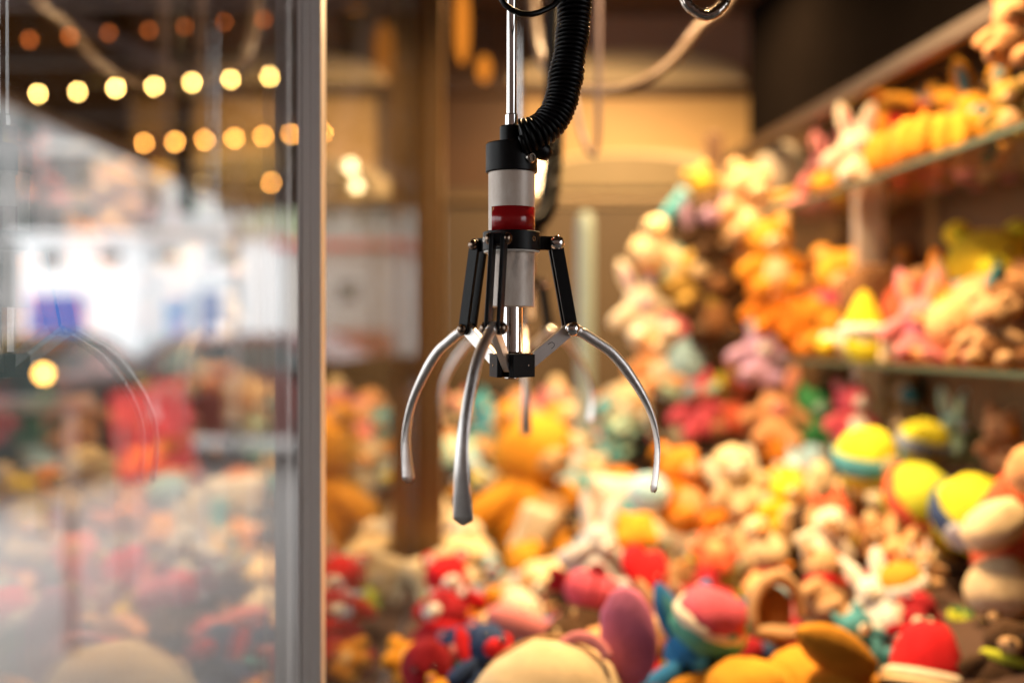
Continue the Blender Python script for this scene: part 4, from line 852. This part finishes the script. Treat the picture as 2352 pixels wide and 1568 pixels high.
# glowing bodies added to stand for warm orange reflections
B_REFL = glow('lantern glow', (1, .30, .03), .75)
for i, (px, py, z_, hw, hh, lb) in enumerate(((1062, 60, 2.9, 17, 85, 'tall orange glow added as a reflection, left of the lift rod near the top'), (1112, 158, 3.1, 16, 30, 'short orange glow added as a reflection, left of the lift rod'), (882, 120, 4.6, 22, 70, 'orange glow added as a reflection, left of the broad far post'), (816, -6, 4.2, 34, 30, 'orange glow added as a reflection, at the top edge right of the slim post')  )):
    q = P(px, py, z_); s_ = z_ / F; t_ = thing('reflection_body', lb, 'reflection_body', q, 'orange glows added as reflections')
    g = lathe('shade', [(hw * .35 * s_, -hh * s_), (hw * .9 * s_, -hh * .6 * s_), (hw * s_, 0), (hw * .9 * s_, hh * .6 * s_), (hw * .35 * s_, hh * s_)], B_REFL, t_, 20)
    lathe('cap', [(0, (hh + 6) * s_), (hw * .4 * s_, (hh + 5) * s_), (hw * .4 * s_, (hh - 2) * s_)], M_BLACKMET, t_, 16)
    sweep('cord', [Vector((0, 0, (hh + 5) * s_)), Vector((0, 0, (hh + 5) * s_ + (ROOF - q.z - (hh + 5) * s_ if z_ < 3.5 else max(.05, CZ - q.z - (hh + 5) * s_))))], .003, M_RUBBER, t_, 6)
# white stalls across the square
M_WHITE = plain('white stall panel', (.82, .83, .84), .5, 0, .04, 2); M_WIN = plain('dark window', (.05, .065, .06), .15); M_BLUE = plain('blue banner cloth', (.035, .10, .36), .7); M_REDT = plain('red trim paint', (.55, .05, .04), .5)
def stall(px0, px1, py0, z_, name, label, wins, signs, trim, depth=2.5, body=None):
    a = P(px0, 768, z_); b_ = P(px1, 768, z_); top = P(0, py0, z_).z; r_ = thing(name, label, 'stall', ((a.x + b_.x) / 2, z_, 0))
    op(r_, box('body', (a.x, z_, .35), (b_.x, z_ + depth, top), body or M_WHITE, None, .04)); op(r_, box('skirt', (a.x + .1, z_ + .08, .0), (b_.x - .1, z_ + depth - .1, .36), plain('grey skirt', (.30, .30, .30), .7)))
    op(r_, box('roof', (a.x - .15, z_ - .2, top + .002), (b_.x + .15, z_ + depth + .1, top + .12), trim, None, .02))
    for (x0, x1, y0, y1) in wins:
        p = P(x0, y1, z_); q = P(x1, y0, z_); f = op(r_, box('window', (p.x, z_ - .03, p.z), (q.x, z_ - .001, q.z), M_WHITE)); 
        g = box('pane', (p.x + .03, z_ - .045, p.z + .03), (q.x - .03, z_ - .031, q.z - .03), M_WIN); op(r_, g)
    for (x0, x1, y0, y1, m_) in signs:
        p = P(x0, y1, z_); q = P(x1, y0, z_); op(r_, box('banner', (p.x, z_ - .10, p.z), (q.x, z_ - .06, q.z), m_, None, .01))
    return r_
stall(45, 318, 548, 23, 'market_stall', 'white market stall with a blue banner, left of two outside the glass', [(92, 150, 575, 612), (225, 285, 572, 606)], [(70, 195, 678, 770, M_BLUE)], M_WHITE)
stall(332, 620, 545, 23.6, 'market_stall', 'white market stall with pale blue banners, nearer the slim post', [(360, 415, 572, 604), (490, 545, 568, 604)], [(385, 432, 680, 790, plain('pale blue cloth', (.25, .40, .62), .8)), (460, 510, 670, 770, plain('slate cloth', (.22, .28, .45), .8))], plain('beige roof', (.55, .42, .35), .6))
stall(650, 930, 570, 19, 'market_stall', 'greige stall with red roof edge seen right of the slim post', [(770, 830, 640, 700)], [(745, 900, 760, 880, plain('brick red cloth', (.30, .07, .04), .8))], M_REDT, body=plain('greige stall panel', (.42, .38, .34), .6))
def building(px0, px1, py0, z_, label, mat, cols, rows, depth=8):
    a = P(px0, 768, z_); b_ = P(px1, 768, z_); top = P(0, py0, z_).z; r_ = thing('building', label, 'building', ((a.x + b_.x) / 2, z_, 0))
    op(r_, box('wall', (a.x, z_, 0), (b_.x, z_ + depth, top), mat)); op(r_, box('cornice', (a.x - .2, z_ - .3, top + .002), (b_.x + .2, z_ + depth, top + .4), plain('stone cornice', (.5, .48, .45), .7)))
    W_ = (b_.x - a.x) / cols; H_ = (top - 1.0) / rows
    for i in range(cols):
        for j in range(rows):
            x0 = a.x + W_ * (i + .25); z0 = 1.0 + H_ * (j + .25); op(r_, box('window', (x0, z_ - .06, z0), (x0 + W_ * .5, z_ - .002, z0 + H_ * .55), M_WIN))
    return r_
building(-300, 100, 232, 42, 'tall grey town building with dark windows at the left edge', plain('grey render', (.22, .215, .21), .8), 5, 5)
building(104, 216, 352, 41, 'low grey building behind the left stall banner', plain('grey brick render', (.27, .25, .24), .8), 2, 4)
building(225, 640, 395, 48, 'pale town building behind the stalls', plain('pale render', (.74, .73, .72), .8), 5, 3)
building(648, 1010, 430, 50, 'light grey building seen past the slim post', plain('mint grey render', (.34, .35, .32), .8), 5, 3)
def car(px, z_, rz, mat, label, L=4.1, ind=False):
    q = P(px, 768, z_); r_ = thing('parked_car', label, 'car', (q.x, z_, 0), 'cars parked outside'); r_.rotation_euler = (0, 0, R(rz)); w2 = .85
    prof = [(-2.0, .3), (-2.05, .62), (-1.95, .82), (-1.1, .93), (-.45, 1.38), (.9, 1.42), (1.6, 1.0), (2.0, .92), (2.05, .6), (2.0, .3)]
    bm = bmesh.new(); A = [bm.verts.new((x, -w2 * (1 if z0 < 1.2 else .82), z0)) for x, z0 in prof]; B = [bm.verts.new((x, w2 * (1 if z0 < 1.2 else .82), z0)) for x, z0 in prof]
    bm.faces.new(A); bm.faces.new(B)
    for i in range(len(prof)): j = (i + 1) % len(prof); bm.faces.new((A[i], A[j], B[j], B[i]))
    bmesh.ops.recalc_face_normals(bm, faces=bm.faces); bmesh.ops.bevel(bm, geom=bm.edges[:], offset=.05, segments=2, affect='EDGES')
    from_bm('body', bm, mat, r_)
    for s_ in (-1, 1):
        wv = [(-.85, .98), (-.40, 1.30), (.82, 1.33), (1.35, 1.02)]
        bm = bmesh.new(); A = [bm.verts.new((x, s_ * (.862 if z0 < 1.2 else .745), z0)) for x, z0 in wv]; B = [bm.verts.new((x, s_ * (.80 if z0 < 1.2 else .68), z0)) for x, z0 in wv]; bm.faces.new(A); bm.faces.new(B)
        for i in range(4): bm.faces.new((A[i], A[(i + 1) % 4], B[(i + 1) % 4], B[i]))
        from_bm('side_window', bm, M_WIN, r_)
        for x in (-1.3, 1.3):
            wh = lathe('wheel', [(0, .09), (.17, .09), (.19, .11), (.29, .11), (.32, .06), (.32, -.10)], plain('tyre rubber', (.02, .02, .02), .7), r_, 24); wh.location = (x, s_ * .78, .32); wh.rotation_euler = (R(-90 * s_), 0, 0)
        hl = lathe('headlight', [(0, .05), (.09, .03), (.11, 0)], glow('amber indicator', (1, .42, .08), 14) if ind and s_ < 0 else plain('headlight glass', (.7, .7, .68), .1), r_, 16); hl.location = (-2.06, s_ * .6, .68); hl.rotation_euler = (0, R(-90), 0)
    return r_
car(455, 15.5, 12, plain('grey-teal car paint', (.28, .33, .34), .3, .3), 'grey-teal car parked in front of the stalls')
car(545, 11.5, -8, plain('maroon car paint', (.20, .045, .04), .3), 'maroon car behind the red board')
car(-60, 9.0, 75, plain('dark green car paint', (.02, .03, .025), .3), 'dark car with a lit amber indicator at the left edge', ind=False)
q = P(100, 858, 7.0); t_ = thing('warning_lamp', 'round amber warning lamp glowing near the dark car', 'lamp', (q.x, q.y, 0)); g = lathe('lens', [(0, q.z + .045), (.032, q.z + .03), (.042, q.z), (.032, q.z - .03), (0, q.z - .045)], glow('amber lamp', (1, .48, .10), 16), t_, 20); sweep('stand', [Vector((0, 0.03, 0)), Vector((0, 0.03, q.z + .02))], .02, M_BEAM2, t_, 10)
# red board on legs
a = P(250, 1090, 5.2); b_ = P(450, 885, 5.2); rb = thing('red_board', 'leaning red notice board standing outside the glass', 'board', ((a.x + b_.x) / 2, 5.2, 0)); wv = b_.x - a.x
pn = box('panel', (-wv / 2, -.015, a.z + .0), (wv / 2, .015, b_.z), plain('red board paint', (.85, .03, .025), .45, 0, .1, 4), rb, .004, (R(-6), R(-12), R(-14)))
for sx in (-1, 1): sweep('leg', [Vector((sx * wv * .38, .06, 0)), Vector((sx * wv * .36, .02, a.z + .25))], .012, plain('pale grey leg', (.44, .42, .40), .7), rb, 10)
op(rb, box('orange_sticker', (rb.location.x + .06, 5.13, a.z + .12), (rb.location.x + .16, 5.145, a.z + .2), plain('orange sticker', (.8, .2, .04), .5)))
# low counter at the lower left outside
lo = thing('hand_rail', 'pale hand rail outside at the left edge', 'railing', (-2.16, 4.3, 0)); box('rail', (-.6, -.05, 1.06), (.34, .05, 1.12), plain('rail paint', (.42, .36, .34), .5), lo, .01, (0, 0, R(32)))
for sx in (-.4, .2): box('rail_post', (sx - .02, -.02 + sx * .62, 0), (sx + .02, .02 + sx * .62, 1.06), plain('rail paint', (.42, .36, .34), .5), lo)
# small street tree
def tree(px, z_, h, label):
    q = P(px, 768, z_); r_ = thing('street_tree', label, 'tree', (q.x, z_, 0)); sweep('trunk', spline([Vector((0, 0, 0)), Vector((.05, 0, h * .3)), Vector((-.04, .02, h * .6)), Vector((0, 0, h * .9))], 14)[0], lambda i: (.13 * (1 - i / 18),) * 2, plain('bark', (.10, .08, .06), .9), r_, 10)
    for k in range(6):
        a_ = k * 1.05; sweep('limb', [Vector((0, 0, h * (.45 + .06 * k))), Vector((math.cos(a_) * .5, math.sin(a_) * .5, h * (.62 + .06 * k))), Vector((math.cos(a_) * .9, math.sin(a_) * .9, h * (.70 + .06 * k)))], lambda i: (.05 - .015 * i,) * 2, plain('bark', (.10, .08, .06), .9), r_, 6)
    vs, fs = [], []
    for k in range(900):
        d = Vector((rnd.gauss(0, 1), rnd.gauss(0, 1), rnd.gauss(0, 1))).normalized() * rnd.uniform(.3, 1) ** .5
        c = Vector((d.x * 1.1, d.y * 1.1, h * .78 + d.z * h * .28)); u = Vector((rnd.uniform(-1, 1), rnd.uniform(-1, 1), rnd.uniform(-1, 1))).normalized() * .08; v = u.orthogonal().normalized() * .05; b = len(vs)
        vs += [c - u, c + v, c + u, c - v]; fs.append((b, b + 1, b + 2, b + 3))
    obj('crown', mesh_from('crown', vs, fs, False), plain('pale spring leaves', (.30, .34, .17), .7), r_)
tree(628, 26, 4.6, 'pale green street tree beside the slim post')

# unseen dark booth added behind the viewer to block front sky light
nb = thing('added_light_block', 'dark unseen booth added behind the viewer to block front light', 'stall', (.9, -2.4, 0))
box('wall', (-5.4, -1.5, 0), (3.0, -.1, 3.9), plain('maroon booth boards', (.06, .025, .015), .6), nb); box('shutter', (-4.3, -.098, .9), (2.3, -.06, 2.3), plain('rust brown shutter', (.10, .05, .03), .5), nb); box('roof', (-5.6, -1.6, 3.902), (3.2, .9, 4.0), M_BROWN, nb)

kq = thing('added_dark_block', 'dark brown block added outside as backing, seen between the two posts', 'counter', (-.46, 3.9, 0))  # dark block added behind the far pane so its reflections stay clear
box('body', (-.17, -.95, 0), (.15, 1.0, 1.26), M_BROWN, kq, .01); box('top', (-.19, -.98, 1.262), (.17, 1.02, 1.30), M_DARK, kq, .006)
